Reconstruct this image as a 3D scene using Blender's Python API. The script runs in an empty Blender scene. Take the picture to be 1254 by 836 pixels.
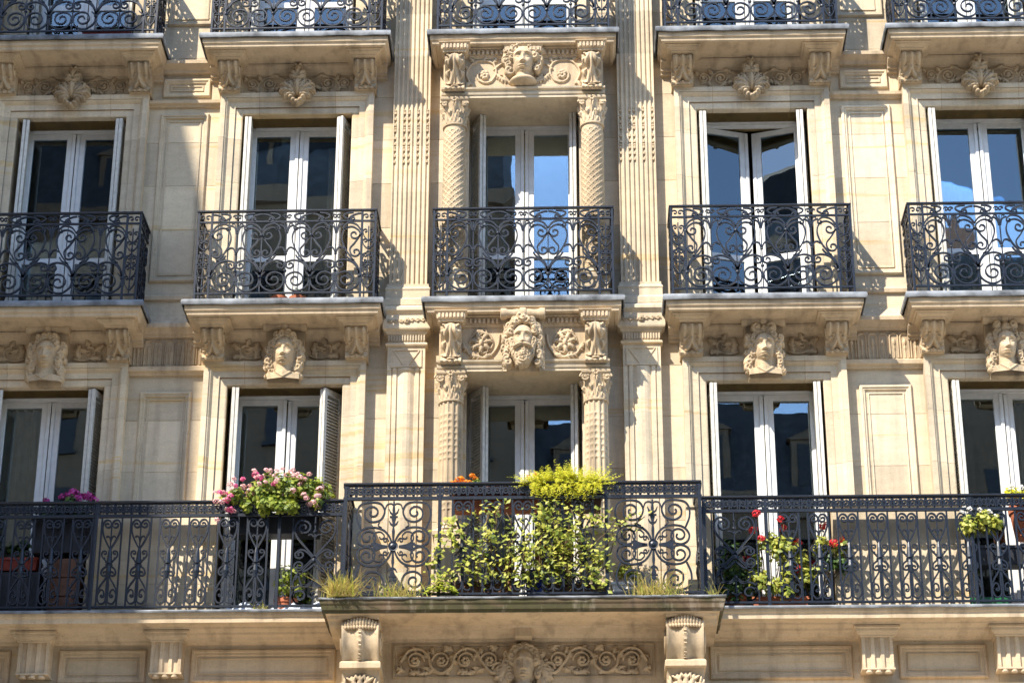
import bpy, math, random
import numpy as np
from mathutils import Vector, Matrix

R = math.radians
PI = math.pi
SC = bpy.context.scene
COL = SC.collection

# ------------------------------------------------------------------ camera, light, exposure
cd = bpy.data.cameras.new('camera')
cam = bpy.data.objects.new('camera', cd)
COL.objects.link(cam)
cd.sensor_width = 36.0
cd.lens = 36.0 * 2850 / 1254
cd.clip_start = 0.1
cd.clip_end = 5000
_p, _yaw, _roll = R(24.774), R(-1.6724), R(0.1101)
_f = Vector((math.sin(_yaw) * math.cos(_p), math.cos(_yaw) * math.cos(_p), math.sin(_p)))
_r = Vector((math.cos(_yaw), -math.sin(_yaw), 0))
_u = _r.cross(_f)
_r2 = _r * math.cos(_roll) + _u * math.sin(_roll)
_u2 = -_r * math.sin(_roll) + _u * math.cos(_roll)
cam.matrix_world = Matrix(((_r2.x, _u2.x, -_f.x, 0.5298), (_r2.y, _u2.y, -_f.y, -22.6), (_r2.z, _u2.z, -_f.z, 1.7), (0, 0, 0, 1)))
SC.camera = cam

SUN_EL, SUN_AZ = R(46.5), R(39.0)          # azimuth: from the facade's normal towards the left
to_sun = Vector((-math.sin(SUN_AZ) * math.cos(SUN_EL), -math.cos(SUN_AZ) * math.cos(SUN_EL), math.sin(SUN_EL)))
sl = bpy.data.lights.new('sun', 'SUN')
sl.energy = 2.7
sl.angle = R(0.5)
sl.color = (1.0, 0.925, 0.81)
sun = bpy.data.objects.new('sun', sl)
COL.objects.link(sun)
sun.rotation_euler = to_sun.to_track_quat('Z', 'Y').to_euler()

w = bpy.data.worlds.new('World')
SC.world = w
w.use_nodes = True
nt = w.node_tree
bg = nt.nodes['Background']
sky = nt.nodes.new('ShaderNodeTexSky')
sky.sky_type = 'NISHITA'
sky.sun_disc = False
sky.sun_elevation = SUN_EL
sky.sun_rotation = math.atan2(to_sun.x, to_sun.y)
sky.air_density = 1.0
sky.dust_density = 0.25
sky.ozone_density = 1.5
nt.links.new(sky.outputs[0], bg.inputs[0])
bg.inputs[1].default_value = 0.15
SC.view_settings.view_transform = 'Standard'
SC.view_settings.look = 'None'
SC.view_settings.exposure = 1.9
SC.view_settings.gamma = 1.0
SC.cycles.max_bounces = 8
SC.cycles.diffuse_bounces = 6
SC.cycles.transparent_max_bounces = 16
SC.cycles.use_denoising = True

# ------------------------------------------------------------------ materials
def mat(name):
    m = bpy.data.materials.new(name)
    m.use_nodes = True
    n = m.node_tree.nodes
    return m, n, m.node_tree.links, n['Principled BSDF']

def mixc(n, l, fac, a, b, blend='MIX'):
    x = n.new('ShaderNodeMix')
    x.data_type = 'RGBA'
    x.blend_type = blend
    for s, v in ((x.inputs[0], fac), (x.inputs[6], a), (x.inputs[7], b)):
        if hasattr(v, 'links'):
            l.new(v, s)
        else:
            s.default_value = v if not isinstance(v, tuple) else (*v, 1)
    return x.outputs[2]

def noise(n, l, scale, detail=4, vec=None, stretch=None, rough=0.55):
    t = n.new('ShaderNodeTexNoise')
    t.inputs['Scale'].default_value = scale
    t.inputs['Detail'].default_value = detail
    t.inputs['Roughness'].default_value = rough
    if vec is None:
        g = n.new('ShaderNodeNewGeometry')
        vec = g.outputs['Position']
    if stretch:
        mp = n.new('ShaderNodeMapping')
        mp.inputs['Scale'].default_value = stretch
        l.new(vec, mp.inputs[0])
        vec = mp.outputs[0]
    l.new(vec, t.inputs['Vector'])
    return t.outputs['Fac']

def ramp(n, l, src, pts):
    r = n.new('ShaderNodeValToRGB')
    while len(r.color_ramp.elements) < len(pts):
        r.color_ramp.elements.new(0.5)
    for e, (p, c) in zip(r.color_ramp.elements, pts):
        e.position = p
        e.color = (*c, 1) if isinstance(c, tuple) else (c, c, c, 1)
    l.new(src, r.inputs[0])
    return r.outputs[0]

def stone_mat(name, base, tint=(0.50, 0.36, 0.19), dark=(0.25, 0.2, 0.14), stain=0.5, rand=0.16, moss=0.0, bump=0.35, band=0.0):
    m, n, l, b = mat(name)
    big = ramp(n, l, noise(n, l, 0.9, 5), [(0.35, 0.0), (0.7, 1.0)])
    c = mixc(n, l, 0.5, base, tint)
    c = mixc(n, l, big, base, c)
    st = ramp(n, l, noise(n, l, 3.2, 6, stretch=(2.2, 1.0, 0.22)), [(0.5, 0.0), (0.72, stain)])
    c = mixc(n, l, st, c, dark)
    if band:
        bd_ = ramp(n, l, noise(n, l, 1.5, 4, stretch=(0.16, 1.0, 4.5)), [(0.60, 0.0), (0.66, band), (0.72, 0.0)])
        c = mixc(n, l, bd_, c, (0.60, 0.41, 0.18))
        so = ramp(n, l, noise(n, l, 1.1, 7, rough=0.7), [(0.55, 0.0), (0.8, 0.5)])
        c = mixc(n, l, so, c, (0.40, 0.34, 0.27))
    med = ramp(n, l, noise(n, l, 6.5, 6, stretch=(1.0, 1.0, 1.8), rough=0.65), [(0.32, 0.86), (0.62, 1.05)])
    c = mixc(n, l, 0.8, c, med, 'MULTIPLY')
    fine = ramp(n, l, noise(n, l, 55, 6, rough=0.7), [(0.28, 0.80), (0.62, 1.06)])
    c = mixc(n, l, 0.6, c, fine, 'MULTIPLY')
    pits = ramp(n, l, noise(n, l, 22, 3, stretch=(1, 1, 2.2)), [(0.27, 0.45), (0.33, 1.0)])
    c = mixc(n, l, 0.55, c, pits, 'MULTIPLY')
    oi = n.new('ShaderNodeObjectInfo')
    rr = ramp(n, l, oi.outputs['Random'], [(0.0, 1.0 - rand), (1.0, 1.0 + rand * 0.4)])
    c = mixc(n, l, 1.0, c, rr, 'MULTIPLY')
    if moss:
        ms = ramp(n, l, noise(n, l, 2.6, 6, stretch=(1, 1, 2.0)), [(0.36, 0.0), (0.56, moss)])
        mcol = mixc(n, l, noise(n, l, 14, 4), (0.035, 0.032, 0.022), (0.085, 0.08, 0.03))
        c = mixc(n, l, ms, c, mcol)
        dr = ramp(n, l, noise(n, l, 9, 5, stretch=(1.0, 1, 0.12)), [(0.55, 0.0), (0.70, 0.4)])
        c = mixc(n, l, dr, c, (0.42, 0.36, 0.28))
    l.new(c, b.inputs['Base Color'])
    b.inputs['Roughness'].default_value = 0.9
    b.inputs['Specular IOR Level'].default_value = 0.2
    bp = n.new('ShaderNodeBump')
    bp.inputs['Strength'].default_value = bump
    bp.inputs['Distance'].default_value = 0.006
    l.new(noise(n, l, 38, 8, rough=0.7), bp.inputs['Height'])
    l.new(bp.outputs[0], b.inputs['Normal'])
    return m

M = {}
M['stone'] = stone_mat('limestone', (0.635, 0.535, 0.385), tint=(0.58, 0.45, 0.27), dark=(0.33, 0.26, 0.19), stain=0.5, rand=0.2, band=0.75)
M['carved'] = stone_mat('carved_limestone', (0.52, 0.41, 0.275), tint=(0.46, 0.32, 0.165), dark=(0.15, 0.12, 0.085), stain=0.65)
M['slab'] = stone_mat('slab_limestone', (0.57, 0.455, 0.31), tint=(0.49, 0.35, 0.20), dark=(0.2, 0.15, 0.1), stain=0.55, rand=0.05)
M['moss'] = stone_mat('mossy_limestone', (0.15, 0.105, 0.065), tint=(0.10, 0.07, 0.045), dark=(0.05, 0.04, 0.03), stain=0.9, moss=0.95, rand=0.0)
M['mortar'] = stone_mat('mortar', (0.50, 0.36, 0.16), tint=(0.44, 0.28, 0.10), rand=0.0)
M['rust'] = stone_mat('rusty_mortar', (0.36, 0.19, 0.07), tint=(0.28, 0.13, 0.05), rand=0.0)
M['pale'] = stone_mat('neighbour_stone', (0.55, 0.47, 0.36))
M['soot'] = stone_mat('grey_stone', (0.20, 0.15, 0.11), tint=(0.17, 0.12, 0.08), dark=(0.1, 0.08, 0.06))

def simple(name, col, rough=0.5, metal=0.0, spec=0.5, var=0.25, scale=18, bump=0.0, rand=0.0):
    m, n, l, b = mat(name)
    v = ramp(n, l, noise(n, l, scale, 5), [(0.3, 1 - var), (0.7, 1 + var)])
    c = mixc(n, l, 1.0, col, v, 'MULTIPLY')
    if rand:
        oi = n.new('ShaderNodeObjectInfo')
        c = mixc(n, l, 1.0, c, ramp(n, l, oi.outputs['Random'], [(0, 1 - rand), (1, 1 + rand)]), 'MULTIPLY')
    l.new(c, b.inputs['Base Color'])
    b.inputs['Roughness'].default_value = rough
    b.inputs['Metallic'].default_value = metal
    b.inputs['Specular IOR Level'].default_value = spec
    if bump:
        bp = n.new('ShaderNodeBump')
        bp.inputs['Strength'].default_value = bump
        bp.inputs['Distance'].default_value = 0.004
        l.new(noise(n, l, scale * 3, 5), bp.inputs['Height'])
        l.new(bp.outputs[0], b.inputs['Normal'])
    return m

M['iron'] = simple('painted_iron', (0.009, 0.0135, 0.023), 0.36, spec=0.44, var=0.35, scale=40, bump=0.3)
M['lead'] = simple('lead_flashing', (0.17, 0.18, 0.19), 0.6, spec=0.3, var=0.6, scale=6, bump=0.6)
M['white'] = simple('white_painted_wood', (0.66, 0.65, 0.62), 0.45, var=0.08, scale=12)
M['shutter'] = simple('grey_painted_shutter', (0.54, 0.52, 0.46), 0.55, var=0.15, scale=20)
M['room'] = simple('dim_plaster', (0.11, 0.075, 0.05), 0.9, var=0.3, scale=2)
M['curtain'] = simple('curtain_cloth', (0.62, 0.56, 0.44), 0.9, var=0.12, scale=8)
M['sheer'] = simple('sheer_curtain', (0.74, 0.82, 0.82), 0.9, var=0.1, scale=8)
M['terracotta'] = simple('terracotta', (0.42, 0.13, 0.06), 0.8, var=0.25, scale=12)
M['redbox'] = simple('red_plastic', (0.26, 0.04, 0.025), 0.5, var=0.2)
M['brownbox'] = simple('brown_planter', (0.10, 0.05, 0.03), 0.6, var=0.3)
M['darkbox'] = simple('dark_planter', (0.02, 0.022, 0.028), 0.5)
M['blue'] = simple('blue_glaze', (0.015, 0.04, 0.30), 0.25, var=0.1)
M['green'] = simple('green_plastic', (0.02, 0.15, 0.06), 0.4)
M['potwhite'] = simple('white_ceramic', (0.72, 0.70, 0.66), 0.4, var=0.1)
M['crate'] = simple('orange_wood', (0.15, 0.065, 0.03), 0.6)
M['soil'] = simple('soil', (0.05, 0.03, 0.02), 0.95)
M['sheet'] = simple('plastic_sheet', (0.62, 0.68, 0.78), 0.4, var=0.15)
M['slate'] = simple('roof_slate', (0.055, 0.06, 0.07), 0.8, spec=0.1, var=0.3, scale=6)
M['brick'] = simple('chimney_brick', (0.36, 0.17, 0.10), 0.9, var=0.25)
M['asphalt'] = simple('asphalt', (0.06, 0.06, 0.06), 0.9, var=0.2, scale=30)
M['paving'] = simple('paving_stone', (0.46, 0.40, 0.32), 0.85, var=0.2, scale=3)
M['setts'] = simple('granite_setts', (0.30, 0.27, 0.23), 0.8, var=0.3, scale=14, bump=0.4)
M['paint'] = simple('road_paint', (0.75, 0.75, 0.72), 0.7)
M['brass'] = simple('brass', (0.5, 0.36, 0.12), 0.35, metal=0.8)

def leafmat(name, c1, c2, c3, trans=0.35):
    m, n, l, b = mat(name)
    g = n.new('ShaderNodeNewGeometry')
    c = ramp(n, l, g.outputs['Random Per Island'], [(0.0, c1), (0.55, c2), (1.0, c3)])
    l.new(c, b.inputs['Base Color'])
    b.inputs['Roughness'].default_value = 0.5
    t = n.new('ShaderNodeBsdfTranslucent')
    l.new(c, t.inputs[0])
    mx = n.new('ShaderNodeMixShader')
    mx.inputs[0].default_value = trans
    l.new(b.outputs[0], mx.inputs[1])
    l.new(t.outputs[0], mx.inputs[2])
    l.new(mx.outputs[0], n['Material Output'].inputs[0])
    return m

M['leaf'] = leafmat('geranium_leaf', (0.08, 0.14, 0.015), (0.26, 0.33, 0.03), (0.42, 0.44, 0.06), 0.4)
M['ivy'] = leafmat('creeper_leaf', (0.12, 0.18, 0.02), (0.40, 0.42, 0.05), (0.58, 0.54, 0.11), 0.4)
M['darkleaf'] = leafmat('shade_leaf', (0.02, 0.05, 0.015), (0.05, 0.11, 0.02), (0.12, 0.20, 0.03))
M['feather'] = leafmat('feathery_leaf', (0.42, 0.46, 0.015), (0.62, 0.60, 0.02), (0.74, 0.66, 0.04), 0.45)
M['lettuce'] = leafmat('bright_leaf', (0.30, 0.40, 0.03), (0.48, 0.54, 0.05), (0.62, 0.60, 0.10), 0.4)
M['dry'] = leafmat('dry_grass', (0.50, 0.36, 0.12), (0.56, 0.48, 0.14), (0.42, 0.46, 0.06), 0.4)
M['twig'] = simple('twig', (0.12, 0.08, 0.04), 0.9)
M['pink'] = leafmat('pink_petal', (0.74, 0.34, 0.38), (0.80, 0.52, 0.50), (0.84, 0.66, 0.58), 0.3)
M['hotpink'] = leafmat('hot_pink_petal', (0.72, 0.08, 0.24), (0.78, 0.16, 0.36), (0.8, 0.3, 0.42), 0.3)
M['magenta'] = leafmat('magenta_petal', (0.45, 0.02, 0.22), (0.55, 0.05, 0.30), (0.6, 0.1, 0.4), 0.3)
M['red'] = leafmat('red_petal', (0.60, 0.01, 0.02), (0.72, 0.02, 0.03), (0.78, 0.05, 0.06), 0.3)
M['orange'] = leafmat('orange_petal', (0.85, 0.22, 0.01), (0.90, 0.34, 0.02), (0.9, 0.45, 0.03), 0.3)
M['whitepetal'] = leafmat('white_petal', (0.75, 0.72, 0.68), (0.8, 0.78, 0.74), (0.82, 0.8, 0.7), 0.3)

def glass_mat():
    m, n, l, b = mat('window_glass')
    n.remove(b)
    tr = n.new('ShaderNodeBsdfTransparent')
    tr.inputs[0].default_value = (0.93, 0.95, 0.95, 1)
    gl = n.new('ShaderNodeBsdfGlossy')
    gl.inputs['Roughness'].default_value = 0.0
    gl.inputs[0].default_value = (0.74, 0.90, 1.0, 1)
    bp = n.new('ShaderNodeBump')
    bp.inputs['Strength'].default_value = 0.009
    bp.inputs['Distance'].default_value = 0.05
    l.new(noise(n, l, 1.6, 2), bp.inputs['Height'])
    l.new(bp.outputs[0], gl.inputs['Normal'])
    fr = n.new('ShaderNodeFresnel')
    fr.inputs[0].default_value = 2.0
    mx = n.new('ShaderNodeMixShader')
    l.new(fr.outputs[0], mx.inputs[0])
    l.new(tr.outputs[0], mx.inputs[1])
    l.new(gl.outputs[0], mx.inputs[2])
    l.new(mx.outputs[0], n['Material Output'].inputs[0])
    return m
M['glass'] = glass_mat()

# ------------------------------------------------------------------ mesh helpers
class MB:
    def __init__(s):
        s.v = []; s.f = []
    def add(s, vs, fs):
        o = len(s.v)
        s.v += [tuple(p) for p in vs]
        s.f += [tuple(i + o for i in f) for f in fs]
        return s
    def box(s, x0, x1, y0, y1, z0, z1, c=0.0):
        if c <= 0:
            vs = [(x, y, z) for x in (x0, x1) for y in (y0, y1) for z in (z0, z1)]
            return s.add(vs, [(0, 1, 3, 2), (4, 6, 7, 5), (0, 4, 5, 1), (2, 3, 7, 6), (0, 2, 6, 4), (1, 5, 7, 3)])
        X, Y, Z = (x0, x1), (y0, y1), (z0, z1)
        vs, ix = [], {}
        for i in (0, 1):
            for j in (0, 1):
                for k in (0, 1):
                    sx, sy, sz = (c, -c)[i], (c, -c)[j], (c, -c)[k]
                    for a, p in (('x', (X[i], Y[j] + sy, Z[k] + sz)), ('y', (X[i] + sx, Y[j], Z[k] + sz)), ('z', (X[i] + sx, Y[j] + sy, Z[k]))):
                        ix[a, i, j, k] = len(vs); vs.append(p)
        fs = []
        for i in (0, 1):
            q = [ix['x', i, j, k] for j, k in ((0, 0), (0, 1), (1, 1), (1, 0))]; fs.append(q if i == 0 else q[::-1])
            q = [ix['y', j, i, k] for j, k in ((0, 0), (1, 0), (1, 1), (0, 1))]; fs.append(q if i == 0 else q[::-1])
            q = [ix['z', j, k, i] for j, k in ((0, 0), (0, 1), (1, 1), (1, 0))]; fs.append(q if i == 0 else q[::-1])
        for i in (0, 1):
            for j in (0, 1):
                fs.append((ix['y', i, j, 0], ix['y', i, j, 1], ix['x', i, j, 1], ix['x', i, j, 0]))
                fs.append((ix['x', i, 0, j], ix['x', i, 1, j], ix['z', i, 1, j], ix['z', i, 0, j]))
                fs.append((ix['z', 0, i, j], ix['z', 1, i, j], ix['y', 1, i, j], ix['y', 0, i, j]))
        for i in (0, 1):
            for j in (0, 1):
                for k in (0, 1):
                    fs.append((ix['x', i, j, k], ix['y', i, j, k], ix['z', i, j, k]))
        return s.add(vs, fs)
    def rings(s, rings, closed=True, cap0=False, cap1=False):
        n = len(rings[0]); vs = [p for r in rings for p in r]; fs = []
        for a in range(len(rings) - 1):
            for b in range(n if closed else n - 1):
                c = (b + 1) % n
                fs.append((a * n + b, a * n + c, (a + 1) * n + c, (a + 1) * n + b))
        if cap0: fs.append(tuple(range(n))[::-1])
        if cap1: fs.append(tuple((len(rings) - 1) * n + i for i in range(n)))
        return s.add(vs, fs)
    def ringbox(s, x0, x1, yf, yb, prof):
        """moulded block against a wall: prof = (outward offset, z) from bottom to top; returns on left, front and right"""
        return s.rings([[(x0 - o, yb, z), (x0 - o, yf - o, z), (x1 + o, yf - o, z), (x1 + o, yb, z)] for o, z in prof], True, True, True)
    def rectmould(s, x0, x1, z0, z1, prof):
        """picture-frame moulding: prof = (inset, y)"""
        return s.rings([[(x0 + i, y, z0 + i), (x1 - i, y, z0 + i), (x1 - i, y, z1 - i), (x0 + i, y, z1 - i)] for i, y in prof])
    def extx(s, prof, x0, x1):
        return s.rings([[(x0, y, z) for y, z in prof], [(x1, y, z) for y, z in prof]], True, True, True)
    def extz(s, prof, z0, z1):
        return s.rings([[(x, y, z0) for x, y in prof], [(x, y, z1) for x, y in prof]], True, True, True)
    def flat(s, path, w, y0, y1):
        """flat iron bar bent along a path in the x-z plane"""
        n = len(path)
        P = [Vector((p[0], 0, p[1])) for p in path]
        rr = []
        for i in range(n):
            t = (P[min(i + 1, n - 1)] - P[max(i - 1, 0)])
            if t.length < 1e-9: t = Vector((1, 0, 0))
            t.normalize()
            nn = Vector((-t.z, 0, t.x)) * ((w[i] if isinstance(w, (list, tuple)) else w) / 2)
            a, b = P[i] + nn, P[i] - nn
            rr.append([(a.x, y0, a.z), (a.x, y1, a.z), (b.x, y1, b.z), (b.x, y0, b.z)])
        return s.rings(rr, True, True, True)
    def tube(s, path, r, n=6):
        P = [Vector(p) for p in path]; rr = []
        up = Vector((0, 0, 1))
        for i in range(len(P)):
            t = (P[min(i + 1, len(P) - 1)] - P[max(i - 1, 0)]).normalized()
            a = t.cross(up)
            if a.length < 0.05: a = t.cross(Vector((0, 1, 0)))
            a.normalize(); b = t.cross(a)
            q = r[i] if isinstance(r, (list, tuple)) else r
            rr.append([tuple(P[i] + (a * math.cos(k * 2 * PI / n) + b * math.sin(k * 2 * PI / n)) * q) for k in range(n)])
        return s.rings(rr, True, True, True)
    def ell(s, c, r, n=8, m=6):
        if not isinstance(r, (list, tuple)): r = (r, r, r)
        rr = []
        for j in range(m + 1):
            a = -PI / 2 + PI * (0.04 + 0.92 * j / m)
            rr.append([(c[0] + r[0] * math.cos(a) * math.cos(2 * PI * k / n), c[1] + r[1] * math.cos(a) * math.sin(2 * PI * k / n), c[2] + r[2] * math.sin(a)) for k in range(n)])
        return s.rings(rr, True, True, True)
    def lathe(s, prof, cx=0, cy=0, n=24, cap=True):
        return s.rings([[(cx + r * math.cos(2 * PI * k / n), cy + r * math.sin(2 * PI * k / n), z) for k in range(n)] for r, z in prof], True, cap, cap)
    def move(s, d):
        s.v = [(a + d[0], b + d[1], c + d[2]) for a, b, c in s.v]; return s
    def mirror_x(s):
        s.v = [(-a, b, c) for a, b, c in s.v]; s.f = [f[::-1] for f in s.f]; return s
    def join(s, o): return s.add(o.v, o.f)
    def mesh(s, name, m, smooth=None):
        me = bpy.data.meshes.new(name)
        me.from_pydata(s.v, [], s.f)
        me.materials.append(m if not isinstance(m, str) else M[m])
        if smooth is not None:
            me.polygons.foreach_set('use_smooth', [True] * len(me.polygons))
            me.set_sharp_from_angle(angle=R(smooth))
        me.update()
        return me
    def build(s, name, m, parent=None, loc=(0, 0, 0), smooth=None):
        return link(name, s.mesh(name, m, smooth), parent, loc)

def link(name, me, parent=None, loc=(0, 0, 0), rot=None):
    o = bpy.data.objects.new(name, me)
    COL.objects.link(o)
    o.parent = parent
    o.location = loc
    if rot: o.rotation_euler = rot
    return o

def tag(o, label=None, cat=None, group=None, kind=None):
    for k, v in (('label', label), ('category', cat), ('group', group), ('kind', kind)):
        if v: o[k] = v
    return o

def thing(name, label, cat, loc=(0, 0, 0), group=None):
    return tag(link(name, None, None, loc), label, cat, group)




def copy_tree(o, parent=None, loc=None):
    c = o.copy(); COL.objects.link(c); c.parent = parent
    if loc is not None: c.location = loc
    for ch in list(o.children):
        copy_tree(ch, c)
    return c

def catmull(P, k=6):
    if len(P) < 3: return list(P)
    Q = [P[0]] + list(P) + [P[-1]]; out = []
    for i in range(1, len(Q) - 2):
        a, b, c, d = (np.array(q, float) for q in Q[i - 1:i + 3])
        for j in range(k):
            t = j / k
            out.append(tuple(0.5 * ((2 * b) + (-a + c) * t + (2 * a - 5 * b + 4 * c - d) * t * t + (-a + 3 * b - 3 * c + d) * t ** 3)))
    out.append(tuple(P[-1])); return out

def spiral(c, p, turns, ccw=True, end=0.22, n=None):
    """from point p winding in around c"""
    r = math.hypot(p[0] - c[0], p[1] - c[1]); a = math.atan2(p[1] - c[1], p[0] - c[0])
    n = n or max(8, int(14 * turns)); out = []
    for i in range(n + 1):
        t = i / n
        q = r * (1 - (1 - end) * t); b = a + (1 if ccw else -1) * 2 * PI * turns * t
        out.append((c[0] + q * math.cos(b), c[1] + q * math.sin(b)))
    return out

def scroll(pts, c=None, turns=1.2, ccw=True, end=0.22, k=5):
    P = catmull(pts, k)
    return P + spiral(c, pts[-1], turns, ccw, end)[1:] if c else P

def mir(P): return [(-x, z) for x, z in P]

# ---- carved relief as a height field standing on a base plane (numpy)
def relief_mesh(x0, x1, z0, z1, step, fn, eps=0.0015, base=0.0):
    nx = int(round((x1 - x0) / step)) + 1; nz = int(round((z1 - z0) / step)) + 1
    X, Z = np.meshgrid(np.linspace(x0, x1, nx), np.linspace(z0, z1, nz))
    D = fn(X, Z)
    keep = D > eps
    mb = MB(); idx = -np.ones(D.shape, int); c = 0
    cell = keep[:-1, :-1] | keep[1:, :-1] | keep[:-1, 1:] | keep[1:, 1:]
    use = np.zeros(D.shape, bool)
    use[:-1, :-1] |= cell; use[1:, :-1] |= cell; use[:-1, 1:] |= cell; use[1:, 1:] |= cell
    idx[use] = np.arange(use.sum())
    yv = np.where(keep, base - D, base + 0.006)
    mb.v = [tuple(map(float, t)) for t in np.stack([X[use], yv[use], Z[use]], 1)]
    jj, ii = np.nonzero(cell)
    mb.f = [(int(idx[j, i]), int(idx[j, i + 1]), int(idx[j + 1, i + 1]), int(idx[j + 1, i])) for j, i in zip(jj, ii)]
    return mb

def rell(X, Z, cx, cz, rx, rz, h, ang=0.0):
    c, s = math.cos(ang), math.sin(ang)
    u = ((X - cx) * c + (Z - cz) * s) / rx; v = (-(X - cx) * s + (Z - cz) * c) / rz
    return h * np.sqrt(np.clip(1 - u * u - v * v, 0, None))

def rline(X, Z, P, w, h=None, taper=None):
    D = np.zeros_like(X); n = len(P) - 1
    for i in range(n):
        a = np.array(P[i]); b = np.array(P[i + 1]); d = b - a; L = max(1e-9, d @ d)
        t = np.clip(((X - a[0]) * d[0] + (Z - a[1]) * d[1]) / L, 0, 1)
        q = np.hypot(X - a[0] - t * d[0], Z - a[1] - t * d[1])
        ww = w * (1 - (taper or 0) * i / n)
        D = np.maximum(D, (h or w) * (ww / w) * np.sqrt(np.clip(1 - (q / ww) ** 2, 0, None)))
    return D

def rleaf(X, Z, p, ang, L, W, h, lobes=3):
    """acanthus leaf: midrib lobe and side lobes"""
    c, s = math.cos(ang), math.sin(ang)
    D = rell(X, Z, p[0] + c * L * 0.5, p[1] + s * L * 0.5, L * 0.52, W * 0.35, h, ang)
    for i in range(lobes):
        t = 0.22 + 0.5 * i / max(1, lobes - 1); l2 = L * (0.42 - 0.12 * i / lobes)
        for sg in (-1, 1):
            a2 = ang + sg * (0.85 - 0.12 * i)
            D = np.maximum(D, rell(X, Z, p[0] + c * L * t + math.cos(a2) * l2 * 0.5, p[1] + s * L * t + math.sin(a2) * l2 * 0.5, l2 * 0.55, W * 0.16, h * 0.85, a2))
    return D

def gau(X, c, s): return np.exp(-((X - c) / s) ** 2)

# ------------------------------------------------------------------ the building: walls
F0, F1, F2 = 8.92, 12.42, 15.72            # balcony floors
TOP = {0: 11.63, 1: 14.935, 2: 18.2}       # window heads
FL = {0: F0, 1: F1, 2: F2}
BX = [-5.08, -2.54, 0.0, 2.54, 5.08]
OH = 0.615
ZB, ZT = 7.0, 18.9
B = thing('apartment_building', 'cream limestone apartment house front with carved heads, fluted pilasters and tall white windows', 'building', (0, 0, 0))

wall = MB()
edges = [-7.2] + [e for b in BX for e in (b - OH, b + OH)] + [7.2]
for i in range(0, len(edges), 2):
    wall.box(edges[i], edges[i + 1], 0.004, 0.46, ZB, ZT)
for b in BX:
    z = ZB
    for r in (0, 1, 2):
        wall.box(b - OH, b + OH, 0.034, 0.456, z, FL[r] - 0.06)
        z = TOP[r]
    wall.box(b - OH, b + OH, 0.034, 0.456, z, ZT)
wall.box(-7.2, 7.2, 0.032, 4.5, 0.0, ZB - 0.003)
wall.box(-7.2, 7.2, 4.0, 4.5, ZB, ZT)
wall.box(-7.2, -7.0, 0.46, 4.0, ZB, ZT)
wall.box(7.0, 7.2, 0.46, 4.0, ZB, ZT)
wall.box(-7.2, 7.2, 0.032, 4.5, ZT + 0.003, ZT + 0.3)
wall.build('wall', 'mortar', B)

joints = [ZB + 0.0, 7.5, 8.2] + [F0 + 3.5 * k / 6 for k in range(6)] + [F1 + 3.3 * k / 6 for k in range(6)] + [F2 + 3.18 * k / 6 for k in range(7)]
rng = random.Random(3)
def blocks(x0, x1, split=False, zmin=0):
    for k in range(len(joints) - 1):
        a, b = joints[k] + 0.0016, joints[k + 1] - 0.0016
        if a < zmin - 0.01: continue
        xs = [x0, x1]
        if split:
            xs = [x0, x0 + (x1 - x0) * (0.36 if k % 2 else 0.64), x1]
        for i in range(len(xs) - 1):
            mb = MB().box(xs[i] + (0.0015 if i else 0), xs[i + 1] - (0.0015 if i < len(xs) - 2 else 0), -rng.uniform(0.0, 0.002), 0.05, a, b, 0.002)
            mb.build('stone_block', 'stone', B)
AH = 0.862                                  # outer half width of a window surround
for a, b in ((-7.18, BX[0] - AH), (BX[0] + AH, BX[1] - AH), (BX[3] + AH, BX[4] - AH), (BX[4] + AH, 7.18)):
    blocks(a - 0.02, b + 0.02, False, F0)
for sx in (-1, 1):
    a, b = sorted((sx * (2.54 - AH + 0.02), sx * OH))
    blocks(a, b, False, F0)

for k, (za, zb_) in enumerate(((7.0, 7.6), (7.6, 8.2), (8.2, F0))):
    xs = [-7.18 + 1.3 * i + (0.5 if k % 2 else 0) for i in range(12) if -7.18 + 1.3 * i + (0.5 if k % 2 else 0) < 7.0]
    xs = [-7.18] + [x for x in xs if x > -7.0] + [7.18]
    if k == 2: xs = [-7.18, -5.06, -3.72, -1.75, 0.0, 1.75, 3.40, 4.74, 7.18]
    for a, b in zip(xs[:-1], xs[1:]):
        MB().box(a + 0.0015, b - 0.0015, -0.001, 0.05, za + 0.0015, zb_ - 0.0015, 0.002).build('stone_block', 'stone', B)

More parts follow.
